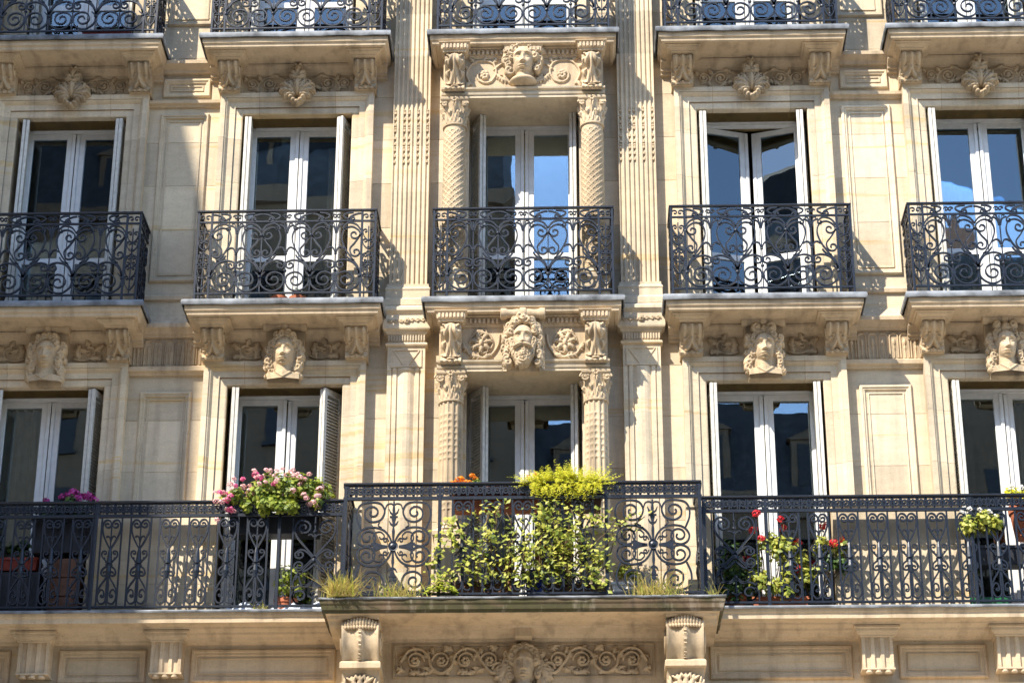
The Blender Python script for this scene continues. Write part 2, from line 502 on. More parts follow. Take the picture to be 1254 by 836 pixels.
# window surrounds: three stepped fasciae, cut into stones
SUR = [(0.0, 0.36), (0.0, -0.055), (0.012, -0.062), (0.082, -0.062), (0.082, -0.080), (0.150, -0.080), (0.156, -0.090), (0.172, -0.112), (0.190, -0.118), (0.190, -0.128), (0.247, -0.128), (0.247, 0.04)]
_jm = {}
def jamb_mesh(h, sx):
    k = (round(h, 3), sx)
    if k not in _jm:
        mb = MB().extz([(sx * (OH + o), y) for o, y in (SUR if sx > 0 else SUR[::-1])], 0.0013, h - 0.0013)
        _jm[k] = mb.mesh('jamb_stone', 'stone')
    return _jm[k]
_lm = {}
def surround(b, r):
    zt = TOP[r]; zb = FL[r] + (0.03 if r else 0.0)
    bk_ = MB()
    for sx in (-1, 1):
        bk_.extz([(sx * (OH + max(0.004, min(o, 0.243))), y + (0.005 if y < 0 else -0.004)) for o, y in (SUR if sx > 0 else SUR[::-1])], zb + 0.002, zt - 0.002)
    if r < 2: bk_.extx([(y + (0.005 if y < 0 else -0.004), zt + max(0.004, min(o, 0.243))) for o, y in SUR], -OH - 0.2, OH + 0.2)
    g = bk_.build('window_surround', 'rust', B, (b, 0, 0))
    js = [zb] + [z for z in joints if zb + 0.1 < z < zt - 0.05] + [zt]
    for k in range(len(js) - 1):
        for sx in (-1, 1):
            link('jamb_stone', jamb_mesh(js[k + 1] - js[k], sx), g, (0, 0, js[k]))
    if r < 2:
        if not _lm:
            xs = [-OH - 0.247, -0.43, 0.43, OH + 0.247]
            for i in range(3):
                mb = MB(); g2 = 0.0018
                x0, x1 = xs[i] + g2 * (i > 0), xs[i + 1] - g2 * (i < 2)
                if i == 1:
                    mb.extx([(y, o) for o, y in SUR], x0, x1)
                else:
                    ri = []
                    for o, y in SUR:                                   # mitred corner stone
                        ri.append([(x1 if i == 0 else x0, y, o), (-(OH + o) if i == 0 else OH + o, y, o), (-(OH + o) if i == 0 else OH + o, y, 0.0)])
                    mb.rings(ri, False)
                    ri2 = [(x1 if i == 0 else x0, y, o) for o, y in SUR]
                    mb.add(ri2, [tuple(range(len(ri2)))])
                _lm[i] = mb.mesh('lintel_stone', 'stone')
        for i in range(3):
            link('lintel_stone', _lm[i], g, (0, 0, zt))
for b in (BX[0], BX[1], BX[3], BX[4]):
    for r in (0, 1, 2):
        surround(b, r)
# reveal of the middle openings
for r in (0, 1, 2):
    for sx in (-1, 1):
        a, b = sorted((sx * OH, sx * (OH + 0.1)))
        MB().box(a - (0.004 if sx > 0 else 0), b + (0 if sx > 0 else 0.004), -0.06, 0.36, FL[r] + 0.02, TOP[r] - 0.002, 0.004).build('reveal', 'stone', B)

# wall panels with moulded frames on the piers
PM = [(0.0, 0.0), (0.0, -0.020), (0.012, -0.034), (0.03, -0.034), (0.036, -0.022), (0.052, -0.022), (0.058, -0.012), (0.066, -0.002)]
def wall_panel(x0, x1, z0, z1, inner=True):
    mb = MB().rectmould(x0, x1, z0, z1, PM)
    if inner:
        i = 0.085
        mb.rectmould(x0 + i, x1 - i, z0 + i, z1 - i, [(0.0, 0.0), (0.0, -0.012), (0.014, -0.012), (0.014, 0.001)])
    mb.build('panel_moulding', 'stone', B)
for c in (-3.81, 3.81):
    wall_panel(c - 0.275, c + 0.275, 9.65, 11.58)
    wall_panel(c - 0.275, c + 0.275, 12.88, 14.98)
    wall_panel(c - 0.27, c + 0.27, 15.20, 15.44, True)
    wall_panel(c - 0.275, c + 0.275, 16.15, 18.3)
for c in (-6.35, 6.35):
    wall_panel(c - 0.275, c + 0.275, 9.65, 11.58); wall_panel(c - 0.275, c + 0.275, 12.88, 14.98)

# string courses and the fluted frieze between the bays
def string(x0, x1, prof, name='string_course', m='slab'):
    MB().extx(prof, x0, x1).build(name, m, B)
ST_A = [(0.02, 12.205), (-0.05, 12.205), (-0.06, 12.225), (-0.075, 12.23), (-0.10, 12.26), (-0.135, 12.285), (-0.14, 12.325), (-0.13, 12.335), (0.02, 12.50)]
ST_B = [(0.02, 11.765), (-0.035, 11.765), (-0.045, 11.79), (-0.075, 11.80), (-0.08, 11.845), (-0.05, 11.865), (0.02, 11.872)]
def flutes(X, Z):
    t = (X + 0.5) / 0.113; u = (t - np.floor(t) - 0.5) * 0.113
    d = np.hypot(u, np.clip(Z - 0.255, 0, None))
    ring = 0.016 * np.sqrt(np.clip(1 - ((d - 0.044) / 0.009) ** 2, 0, None))
    bud = np.maximum(rell(u, Z, 0, 0.20, 0.018, 0.045, 0.017), np.maximum(rell(u, Z, 0, 0.13, 0.013, 0.03, 0.014), 0.010 * np.sqrt(np.clip(1 - (u / 0.008) ** 2, 0, None)) * (Z < 0.2)))
    return np.where((Z > 0.012) & (Z < 0.315), np.maximum(ring, bud), 0)
def bays(lo, hi):
    for (x0, x1) in ((BX[0] + 0.88, BX[1] - 0.88), (BX[3] + 0.88, BX[4] - 0.88)):
        yield x0 + lo, x1 + hi
flm = relief_mesh(-0.4, 0.4, 0.0, 0.33, 0.0065, flutes).mesh('flute_relief', 'carved', 50)
for x0, x1 in bays(-0.03, 0.03):
    string(x0, x1, ST_A); string(x0, x1, ST_B)
    fz = MB().box(x0, x1, -0.022, 0.02, 11.868, 12.209).build('fluted_frieze', 'carved', B)
    link('flute_relief', flm, fz, ((x0 + x1) / 2, -0.022, 11.872))
    up = 3.30
    string(x0, x1, [(0.02, 15.50), (-0.05, 15.50), (-0.06, 15.53), (-0.10, 15.56), (-0.13, 15.58), (-0.135, 15.62), (0.02, 15.66)])
    string(x0, x1, [(0.02, 15.065), (-0.03, 15.065), (-0.04, 15.085), (-0.07, 15.095), (-0.075, 15.13), (-0.05, 15.145), (0.02, 15.15)])
    string(x0, x1, [(0.02, 12.66), (-0.03, 12.66), (-0.035, 12.70), (-0.015, 12.73), (0.02, 12.74)])

# ------------------------------------------------------------------ pilasters
def pilaster(sx):
    cx = sx * 1.25
    g = link('pilaster', None, B, (cx, 0, 0))
    # fluted upper shaft
    W = 0.205; n = 8; prof = []
    pw = 2 * W / n
    for i in range(n):
        a = -W + i * pw
        prof += [(a + pw * 0.18, -0.125), (a + pw * 0.24, -0.117), (a + pw * 0.36, -0.107), (a + pw * 0.5, -0.103), (a + pw * 0.64, -0.107), (a + pw * 0.76, -0.117), (a + pw * 0.82, -0.125)]
    prof = [(-W, 0.03), (-W, -0.125)] + prof + [(W, -0.125), (W, 0.03)]
    js = [12.76, 13.32, 13.90, 14.48, 15.06, 15.64, 16.2, 16.8, 17.4, 18.0, 18.9]
    for k in range(len(js) - 1):
        MB().extz(prof, js[k] + 0.0007, js[k + 1] - 0.0007).build('fluted_drum', 'stone', g)
    bead = MB()
    for i in range(n):
        if i in (0, 2, 3, 5, 7):
            x = -W + (i + 0.5) * pw
            for k in range(9):
                z = 14.26 + 0.075 * k + (0.02 if k > 4 else 0) + (0.15 if k > 6 else 0) * 0
                bead.box(x - 0.013, x + 0.013, -0.126, -0.10, z, z + 0.034, 0.004)
                if k in (2, 5, 8): bead.ell((x, -0.118, z + 0.05), (0.013, 0.012, 0.016), 6, 4)
    bd = bead.build('carved_beads', 'carved', g); bd['kind'] = 'stuff'
    # base blocks, entablature of the lower order
    MB().ringbox(-0.225, 0.225, -0.135, 0.03, [(0, 12.50), (0.035, 12.50), (0.035, 12.57), (0.02, 12.585), (0.012, 12.60), (0.012, 12.68), (0.02, 12.70), (0.0, 12.735), (0.0, 12.765)]).build('pilaster_base', 'stone', g)
    MB().ringbox(-0.205, 0.205, -0.13, 0.03, [(0.0, 12.165), (0.015, 12.18), (0.02, 12.20), (0.045, 12.215), (0.05, 12.23), (0.05, 12.385), (0.065, 12.40), (0.085, 12.42), (0.085, 12.455), (0.03, 12.50)]).build('capital_block', 'stone', g)
    def ros(X, Z):
        D = np.zeros_like(X)
        for k in range(-3, 4):
            if k: D = np.maximum(D, np.maximum(rline(X, Z, spiral((k * 0.06, 0), (k * 0.06 + 0.026, 0), 1.0, k > 0, n=10), 0.009, 0.013), rell(X, Z, k * 0.06, 0, 0.01, 0.01, 0.014)))
        for k in range(6):
            D = np.maximum(D, rell(X, Z, 0.022 * math.cos(k * PI / 3), 0.022 * math.sin(k * PI / 3), 0.017, 0.017, 0.022))
        D = np.maximum(D, rell(X, Z, 0, 0, 0.014, 0.014, 0.035))
        return D
    relief_mesh(-0.22, 0.22, -0.06, 0.06, 0.006, ros).build('rosette_band', 'carved', g, (0, -0.181, 12.308), 50)
    # necking with little flutes, astragal
    nk = MB()
    for i in range(14):
        x = -0.19 + i * 0.0292
        nk.box(x - 0.009, x + 0.009, -0.142, -0.11, 12.09, 12.16, 0.004)
    nk.box(-0.2, 0.2, -0.125, 0.03, 12.07, 12.17).build('necking', 'stone', g)
    MB().ringbox(-0.2, 0.2, -0.125, 0.03, [(0.0, 12.035), (0.02, 12.04), (0.025, 12.055), (0.012, 12.07), (0.0, 12.072)]).build('astragal', 'stone', g)
    # lower shaft with vertical ribs
    pr = [(-0.2, 0.03), (-0.2, -0.12), (-0.155, -0.12), (-0.15, -0.108), (-0.143, -0.108), (-0.138, -0.125), (-0.10, -0.125), (-0.095, -0.108), (-0.088, -0.108), (-0.05, -0.13), (-0.02, -0.14), (0.02, -0.14), (0.05, -0.13),
          (0.088, -0.108), (0.095, -0.108), (0.10, -0.125), (0.138, -0.125), (0.143, -0.108), (0.15, -0.108), (0.155, -0.12), (0.2, -0.12), (0.2, 0.03)]
    for z0, z1 in ((8.92, 9.5), (9.5, 10.09), (10.09, 10.67), (10.67, 11.25), (11.25, 11.78)):
        MB().extz(pr, z0 + 0.0007, z1 - 0.0007).build('ribbed_drum', 'stone', g)
    tp = MB().box(-0.2, 0.2, -0.12, 0.03, 11.782, 12.036)
    tp.rectmould(-0.165, 0.165, 11.79, 12.0, [(0, -0.119), (0, -0.132), (0.016, -0.132), (0.016, -0.119)])
    for s2 in (-1, 1):
        tp.rings([[(s2 * 0.13, y, 11.985), (s2 * 0.145, y, 11.985), (s2 * 0.02, y, 11.80), (s2 * 0.005, y, 11.80)][::s2] for y in (-0.13, -0.118)], True, True, True)
    tp.build('shaft_head', 'stone', g)
for sx in (-1, 1):
    pilaster(sx)

# ------------------------------------------------------------------ balcony slabs
def slab(b, zf, hw, name='balcony_slab'):
    g = link(name, None, B, (b, 0, zf))
    MB().ringbox(-hw + 0.035, hw - 0.035, -0.545, 0.03, [(-0.065, -0.178), (-0.06, -0.186), (-0.03, -0.186), (-0.022, -0.178), (-0.018, -0.15), (0.0, -0.135), (0.004, -0.12), (0.006, -0.078)]).build('slab_stone', 'slab', g, smooth=35)
    r2 = random.Random(int(b * 10) + int(zf))
    le = MB(); N = 14
    rr = []
    pr = [(0.026, -0.085), (0.036, -0.082), (0.04, -0.07), (0.042, -0.045), (0.036, -0.022), (0.02, -0.012), (-0.2, -0.002)]
    pts = [(-hw + 0.035, 0.03, -1, 0)] + [(-hw + 0.035 + (2 * hw - 0.07) * i / N, -0.545, 0, -1) for i in range(N + 1)] + [(hw - 0.035, 0.03, 1, 0)]
    for i, (x, y, dx, dy) in enumerate(pts):
        j = r2.uniform(-0.005, 0.005); ring = []
        for o, z in pr:
            ox = o * (dx if i in (0, len(pts) - 1) else (-1 if i == 1 else 1 if i == len(pts) - 2 else 0))
            oy = 0 if i in (0, len(pts) - 1) else -o
            ring.append((x + ox, y + oy, z + (j if z < -0.03 else 0)))
        rr.append(ring)
    le.rings(rr, False)
    le.box(-hw + 0.2, hw - 0.2, -0.4, 0.03, -0.03, -0.0025)
    le.build('lead_edge', 'lead', g, smooth=50)
    return g
for b in BX:
    slab(b, F1, 1.065); slab(b, F2, 1.065)

# friezes under the slabs of the outer bays, moulding against the wall
def corbel_mesh():
    """console: S-shaped front with ribs above and an acanthus leaf below, 0.24 wide, 0.30 high; top at z=0"""
    S = catmull([(-0.345, 0.0), (-0.36, -0.035), (-0.345, -0.075), (-0.29, -0.12), (-0.225, -0.17), (-0.185, -0.22), (-0.185, -0.25), (-0.195, -0.275), (-0.18, -0.298)], 7)
    nx = 36; mb = MB(); ring = []
    for k, (y, z) in enumerate(S):
        t = k / (len(S) - 1); row = []
        for i in range(nx + 1):
            x = -0.118 + 0.236 * i / nx
            u = x / 0.118
            d = 0
            if t < 0.5:
                d = 0.034 * (0.5 + 0.5 * math.cos(u * PI * 3.0)) ** 1.5 * min(1, (0.5 - t) * 8) * min(1, t * 14) - 0.012
            if t > 0.36 and t < 0.9:
                q = (t - 0.36) / 0.54
                wl = 0.95 * math.sin(PI * min(1, 0.18 + q * 0.75)) * (0.8 + 0.2 * math.cos(q * 22 + abs(u) * 3))
                if abs(u) < wl:
                    d = max(d, 0.06 * math.sqrt(1 - (u / wl) ** 2) * (0.5 + 0.5 * math.cos(8.5 * abs(u) - q * 9 + 2)) * min(1, (1 - q) * 5) * min(1, q * 6 + .2))
            if t >= 0.88:
                d = 0.026 * (0.5 + 0.5 * math.cos(u * PI * 4))
            row.append((x, y - d, z - d * 0.3))
        ring.append(row)
    mb.rings(ring, False)
    side = [(0.03, 0.0)] + [(y, z) for y, z in S] + [(0.03, -0.298)]
    for sx in (-1, 1):
        vs = [(sx * 0.118, y, z) for y, z in side]
        mb.add(vs, [tuple(range(len(vs))) if sx < 0 else tuple(range(len(vs)))[::-1]])
        sp = [(p[0], p[1]) for p in spiral((-0.24, -0.07), (-0.31, -0.07), 1.6, True, n=18)]
        mb.tube([(sx * 0.12, a, c) for a, c in sp], 0.009, 5)
        sp = spiral((-0.12, -0.24), (-0.165, -0.24), 1.4, False, n=14)
        mb.tube([(sx * 0.12, a, c) for a, c in sp], 0.007, 5)
    vs = [(-0.118, 0.03, -0.298), (0.118, 0.03, -0.298), (0.118, S[-1][0], -0.298), (-0.118, S[-1][0], -0.298)]
    return mb.add(vs, [(0, 1, 2, 3)])
CORB = corbel_mesh().mesh('corbel', 'carved', 40)
CAP = MB().ringbox(-0.118, 0.118, -0.385, 0.03, [(0.0, -0.004), (0.014, 0.0), (0.016, 0.012), (0.035, 0.017), (0.06, 0.028), (0.066, 0.042), (0.088, 0.046), (0.088, 0.062)]).mesh('corbel_cap', 'slab')
BEDM = [(0.03, 0.0), (-0.045, 0.0), (-0.05, 0.03), (-0.075, 0.035), (-0.08, 0.06), (-0.11, 0.085), (-0.155, 0.11), (-0.16, 0.14), (0.03, 0.14)]
def flourish(sg):
    def fn(X, Z):
        X = X * sg
        D = rline(X, Z, scroll([(-0.16, -0.08), (-0.09, -0.105), (0.0, -0.09), (0.06, -0.03), (0.04, 0.045), (-0.02, 0.05)], (-0.01, 0.0), 1.0, True), 0.015, 0.034, 0.4)
        for p, a, L in (((-0.10, -0.10), 1.9, 0.13), ((0.0, -0.09), 0.2, 0.14), ((0.05, 0.0), 0.7, 0.13), ((0.0, 0.05), 2.0, 0.11), ((-0.14, -0.06), 1.4, 0.15), ((-0.01, 0.0), 2.8, 0.10), ((0.06, -0.05), -0.6, 0.09)):
            D = np.maximum(D, rleaf(X, Z, p, a, L, 0.07, 0.038, 4))
        return D
    return fn
FLM = {s: relief_mesh(-0.19, 0.19, -0.15, 0.14, 0.006, flourish(s)).mesh('leaf_flourish', 'carved', 50) for s in (-1, 1)}
def outer_frieze(b, r):
    z0 = TOP[r] + 0.247; zs = FL[r + 1] - 0.186
    g = link('frieze', None, B, (b, 0, 0))
    MB().box(-0.66, 0.66, -0.065, 0.035, z0 - 0.002, zs - 0.004).build('frieze_slab', 'carved', g)
    MB().extx([(y, z + zs - 0.142) for y, z in BEDM], -1.0, 1.0).build('bed_moulding', 'slab', g)
    for sx in (-1, 1):
        c = link('corbel', CORB, B, (b + sx * 0.765, 0, z0 + 0.298))
        link('corbel_cap', CAP, c, (0, 0, 0.002))
        MB().box(sx * 0.765 - 0.122, sx * 0.765 + 0.122, -0.03, 0.035, z0 - 0.004, zs - 0.004).move((b, 0, 0)).build('corbel_back', 'carved', c).location = (-(b + sx * 0.765), 0, -(z0 + 0.298))
    if r == 0:
        for sx in (-1, 1):
            link('leaf_flourish', FLM[sx], g, (sx * 0.43, -0.065, z0 + 0.15))
    else:
        rf = MB().rectmould(-0.645, 0.645, z0 + 0.02, z0 + 0.27, [(0, -0.064), (0, -0.074), (0.012, -0.074), (0.018, -0.064)])
        rf.build('panel_rim', 'carved', g)
        link('scroll_relief', SCR, g, (0, -0.065, z0 + 0.145))
        link('palmette', PAL, g, (0, -0.13, z0 + 0.055)).scale = (0.98, 1.3, 0.96)
def scrollpanel(X, Z):
    X = np.abs(X); D = np.zeros_like(X)
    for c, r, cc in ((0.33, 0.075, True), (0.52, 0.06, False)):
        D = np.maximum(D, rline(X, Z, spiral((c, -0.005), (c - r, -0.005), 1.7, cc, n=26), 0.012, 0.03))
        D = np.maximum(D, rell(X, Z, c, -0.005, 0.02, 0.02, 0.028))
    D = np.maximum(D, rline(X, Z, catmull([(0.12, 0.02), (0.2, 0.075), (0.32, 0.085), (0.42, 0.04), (0.47, -0.05), (0.55, -0.07)], 5), 0.013, 0.02))
    for p, a, L in (((0.2, 0.07), 0.4, 0.11), ((0.42, 0.03), 1.1, 0.09), ((0.47, -0.05), -1.9, 0.07), ((0.25, -0.06), -0.6, 0.12), ((0.58, 0.04), 0.8, 0.07), ((0.15, -0.02), -0.5, 0.12)):
        D = np.maximum(D, rleaf(X, Z, p, a, L, 0.055, 0.038, 3))
    return D
SCR = relief_mesh(-0.63, 0.63, -0.12, 0.12, 0.0065, scrollpanel).mesh('scroll_relief', 'carved', 50)
def palmette(X, Z):
    X = np.abs(X); D = np.zeros_like(X)
    for a, L, W, h in ((1.12, 0.22, 0.10, 0.075), (0.72, 0.22, 0.11, 0.085), (0.28, 0.20, 0.10, 0.08), (-0.2, 0.15, 0.09, 0.07)):
        D = np.maximum(D, rleaf(X, Z, (0.01, -0.10), a, L, W, h, 4))
    D = np.maximum(D, rleaf(X, Z, (0, -0.12), PI / 2, 0.24, 0.12, 0.095, 4))
    for a, L in ((PI / 2, 0.21), (1.0, 0.14), (0.45, 0.10)):
        D = np.maximum(D, rleaf(X, Z, (0, 0.09), a, L, 0.12, 0.085, 3))
    D = np.maximum(D, rell(X, Z, 0, 0.085, 0.06, 0.018, 0.10))
    for cx, cz, r in ((0.0, -0.215, 0.035), (0.04, -0.19, 0.035), (0.07, -0.15, 0.035), (0.045, -0.115, 0.03)):
        D = np.maximum(D, rell(X, Z, cx, cz, r, r, 0.07))
    return D
PAL = relief_mesh(-0.24, 0.24, -0.25, 0.29, 0.006, palmette).mesh('palmette', 'carved', 50)

# ------------------------------------------------------------------ carved heads
def head_fn(kind, seed):
    rg = random.Random(seed)
    curls = []
    def add(x, z, r, h): curls.append((x + rg.uniform(-.008, .008), z + rg.uniform(-.008, .008), r * rg.uniform(0.85, 1.2), h * rg.uniform(0.92, 1.08)))
    if kind == 'man':
        for k in range(11):
            a = 0.05 + (PI - 0.1) * k / 10
            add(0.135 * math.cos(a), 0.085 + 0.165 * math.sin(a), 0.042, 0.19)
            if k % 2: add(0.165 * math.cos(a), 0.10 + 0.195 * math.sin(a), 0.04, 0.14)
        for s in (-1, 1): add(s * 0.03, 0.295, 0.04, 0.17)
        for k in range(7):
            for s in (-1, 1):
                add(s * (0.165 + 0.012 * math.sin(k * 1.7)), 0.09 - 0.058 * k, 0.045, 0.14)
                add(s * 0.20, 0.06 - 0.062 * k, 0.034, 0.09)
    elif kind == 'bust':
        for k in range(11):
            a = -0.1 + (PI + 0.2) * k / 10
            add(0.125 * math.cos(a), 0.07 + 0.15 * math.sin(a), 0.048, 0.16)
        for s in (-1, 1):
            for q in ((0.17, 0.09), (0.185, 0.03), (0.16, -0.03), (0.15, -0.09), (0.19, 0.14)): add(s * q[0], q[1], 0.048, 0.12)
    else:
        for k in range(9):
            a = 0.1 + (PI - 0.2) * k / 8
            add(0.118 * math.cos(a), 0.085 + 0.13 * math.sin(a), 0.04, 0.17)
        for k in range(8):
            for s in (-1, 1):
                add(s * (0.160 + 0.02 * math.sin(k * 1.1 + seed)), 0.12 - 0.056 * k, 0.046, 0.13 - 0.004 * k)
                if k % 2: add(s * 0.195, 0.12 - 0.056 * k, 0.03, 0.08)
        if kind == 'crown':
            for s in (-1, 1): add(s * 0.085, 0.245, 0.056, 0.19)
            add(0, 0.225, 0.045, 0.18)
        else:
            for s in (-1.3, -0.45, 0.45, 1.3): add(s * 0.068, 0.24 - 0.02 * abs(s), 0.046, 0.175)
    def fn(X, Z):
        A = np.abs(X)
        D = np.zeros_like(X)
        # mass of hair behind the curls
        hairm = np.maximum(rell(X, Z, 0, 0.06, 0.19, 0.225, 0.13), rell(X, Z, 0, -0.08, 0.195, 0.22, 0.085))
        if kind == 'bust': hairm = np.maximum(rell(X, Z, 0, 0.05, 0.18, 0.19, 0.12), rell(X, Z, 0, -0.07, 0.14, 0.12, 0.10))
        D = np.maximum(D, np.where(hairm > 0.02, hairm, 0))
        for i, (cx, cz, r, h) in enumerate(curls):
            e = rell(X, Z, cx, cz, r, r * 1.2, 1.0)
            q = np.hypot(X - cx, Z - cz); th = np.arctan2(Z - cz, X - cx)
            g = 0.5 + 0.5 * np.cos(q / r * 6.5 + th * (1 if cx > 0 else -1) + i)
            D = np.maximum(D, np.where(e > 0.02, h * (0.55 + 0.45 * e) - 0.024 * g * e, 0))
        if kind in ('woman', 'crown'):
            nb = np.where((A < 0.085) & (Z < -0.10) & (Z > -0.31), 0.135 * np.sqrt(np.clip(1 - (A / 0.095) ** 2, 0, None)), 0)
            D = np.maximum(D, nb)
            sh = np.clip((-0.20 - Z - 0.16 * A) / 0.03, 0, 1) * (0.155 - 0.33 * A) * (A < 0.185)
            v = np.exp(-((A * 0.75 - (Z + 0.315)) / 0.008) ** 2)
            D = np.maximum(D, sh + 0.014 * v * (sh > 0.02))
        def dome(cx, cz, rx, rz, h):
            q = ((X - cx) / rx) ** 2 + ((Z - cz) / rz) ** 2
            return h * np.clip(1 - np.clip(q, 0, None) ** 1.35, 0, None) ** 0.46
        fw = 0.125
        face = np.maximum(dome(0, 0.045, fw, 0.15, 0.215), dome(0, -0.05, fw * 0.84, 0.135, 0.215))
        nose = np.clip((0.055 - Z) / 0.12, 0, 1) * np.clip((Z + 0.072) / 0.014, 0, 1)
        nw = 0.014 + 0.014 * np.clip((0.0 - Z) / 0.07, 0, 1)
        f = face + 0.062 * nose * np.exp(-(X / nw) ** 2) + 0.016 * gau(A, 0.026, 0.011) * gau(Z, -0.058, 0.012)
        f = f - 0.050 * gau(A, 0.052, 0.030) * gau(Z, 0.028, 0.023) + 0.042 * gau(A, 0.053, 0.021) * gau(Z, 0.026, 0.0125)
        f = f + 0.010 * gau(A, 0.053, 0.026) * gau(Z, 0.0385, 0.005) - 0.014 * gau(A, 0.053, 0.024) * gau(Z, 0.027, 0.003)
        f = f + 0.026 * gau(A, 0.058, 0.036) * gau(Z - 0.25 * (0.05 - A), 0.066, 0.013)
        f = f + 0.016 * gau(A, 0.072, 0.03) * gau(Z, -0.03, 0.032)
        f = f + 0.028 * gau(X, 0, 0.036) * (gau(Z, -0.098, 0.0085) + 1.15 * gau(Z, -0.119, 0.0095)) - 0.024 * gau(X, 0, 0.040) * gau(Z, -0.1085, 0.0042)
        f = f + 0.026 * gau(X, 0, 0.035) * gau(Z, -0.157, 0.021) - 0.016 * gau(X, 0, 0.035) * gau(Z, -0.136, 0.007)
        f = np.where(face > 0.05, f, 0)
        if kind == 'man':
            brd = []
            for k in range(22):
                zz = -0.125 - 0.15 * (k // 5) / 4.0; xx = ((k % 5) - 2) * 0.045 * (1 - 0.13 * (k // 5))
                brd.append((xx + rg.uniform(-.01, .01), zz + rg.uniform(-.01, .01), 0.038 * rg.uniform(.8, 1.2)))
            for k in range(5):
                for s in (-1, 1): brd.append((s * (0.118 - 0.006 * k), -0.01 - 0.04 * k, 0.034))
            f = np.maximum(f, np.where(rell(X, Z, 0, -0.16, 0.115, 0.15, 1) > 0, 0.20 - 0.5 * A - 0.25 * np.clip(-Z - 0.2, 0, 1), 0))
            for i, (cx, cz, r) in enumerate(brd):
                e = rell(X, Z, cx, cz, r, r * 1.35, 1.0)
                q = np.hypot(X - cx, Z - cz); g = 0.5 + 0.5 * np.cos(q / r * 6 + np.arctan2(Z - cz, X - cx) * (1 if cx > 0 else -1) + i)
                dep = 0.245 - 0.6 * abs(cx) - 0.25 * max(0, -cz - 0.2)
                f = np.maximum(f, np.where(e > 0.05, dep * (0.78 + 0.22 * e) - 0.022 * g * e, 0))
            for s in (-1, 1):
                m_ = rell(X, Z, s * 0.048, -0.096, 0.058, 0.020, 1, -s * 0.42)
                f = np.maximum(f, np.where(m_ > 0, 0.225 + 0.045 * m_, 0))
            f = f + np.where((A < 0.035) & (np.abs(Z + 0.122) < 0.009), -0.02 + 0.03 * gau(Z, -0.122, 0.005), 0)
        if kind == 'bust':
            nb = np.where((A < 0.07) & (Z < -0.10) & (Z > -0.22), 0.16 * np.sqrt(np.clip(1 - (A / 0.08) ** 2, 0, None)), 0)
            sh = rell(X, Z, 0, -0.225, 0.15, 0.06, 0.19)
            D = np.maximum(D, np.maximum(nb, sh))
        return np.maximum(D, f)
    return fn
HEADS = {}
for kind, seed in (('woman', 1), ('woman', 4), ('crown', 2), ('crown', 7), ('man', 3), ('bust', 5)):
    HEADS[kind, seed] = relief_mesh(-0.245, 0.245, -0.325, 0.345, 0.005, head_fn(kind, seed)).mesh('head', 'carved', 60)

def keystone(b, y0, zc, head, label, scale=1.0, zt=None):
    """block behind the head, rolled scroll on top, and the head"""
    g = link('carved_head', None, B, (b, 0, zc)); g['label'] = label
    if zt:
        k = MB().rings([[(-0.17, y, -0.325), (0.17, y, -0.325), (0.215, y, 0.36), (-0.215, y, 0.36)] for y in (y0, y0 - 0.11)], True, True, True)
        k.build('keystone', 'carved', g)
        sc = MB()
        for s in (-1, 1):
            sc.rings([[(s * x, y0 - 0.16 + rr * math.cos(a), 0.315 + rr * math.sin(a)) for a in [2 * PI * q / 12 for q in range(12)]][::s] for x, rr in ((0.035, 0.05), (0.06, 0.055), (0.11, 0.048), (0.165, 0.05), (0.18, 0.062), (0.23, 0.062), (0.236, 0.05))], True, True, True)
        sc.rings([[(x, y0 - 0.16 + rr * math.cos(a), 0.315 + rr * math.sin(a)) for a in [2 * PI * q / 12 for q in range(12)]] for x, rr in ((-0.034, 0.06), (-0.02, 0.068), (0.02, 0.068), (0.034, 0.06))], True, True, True)
        sc.build('rolled_scroll', 'carved', g, smooth=40)
    h = link('head', HEADS[head], g, (0, y0 - (0.10 if zt else 0.0), 0))
    h.scale = (scale, scale * 0.84, scale)
for i, (b, hd, lab) in enumerate(((BX[0], ('woman', 1), 'carved head of a woman with thick hair curls, fully in shade'),
                                  (BX[1], ('woman', 4), 'carved head of a woman with high curled hair, sun on nose and chin'),
                                  (BX[3], ('crown', 2), 'carved head of a woman with two hair buns and a circlet'),
                                  (BX[4], ('crown', 7), 'carved head of a woman with swept up hair near the right edge'))):
    keystone(b, -0.06, 11.925, hd, lab, 0.94, True)
for r in (0, 1):
    for b in (BX[0], BX[1], BX[3], BX[4]):
        outer_frieze(b, r)

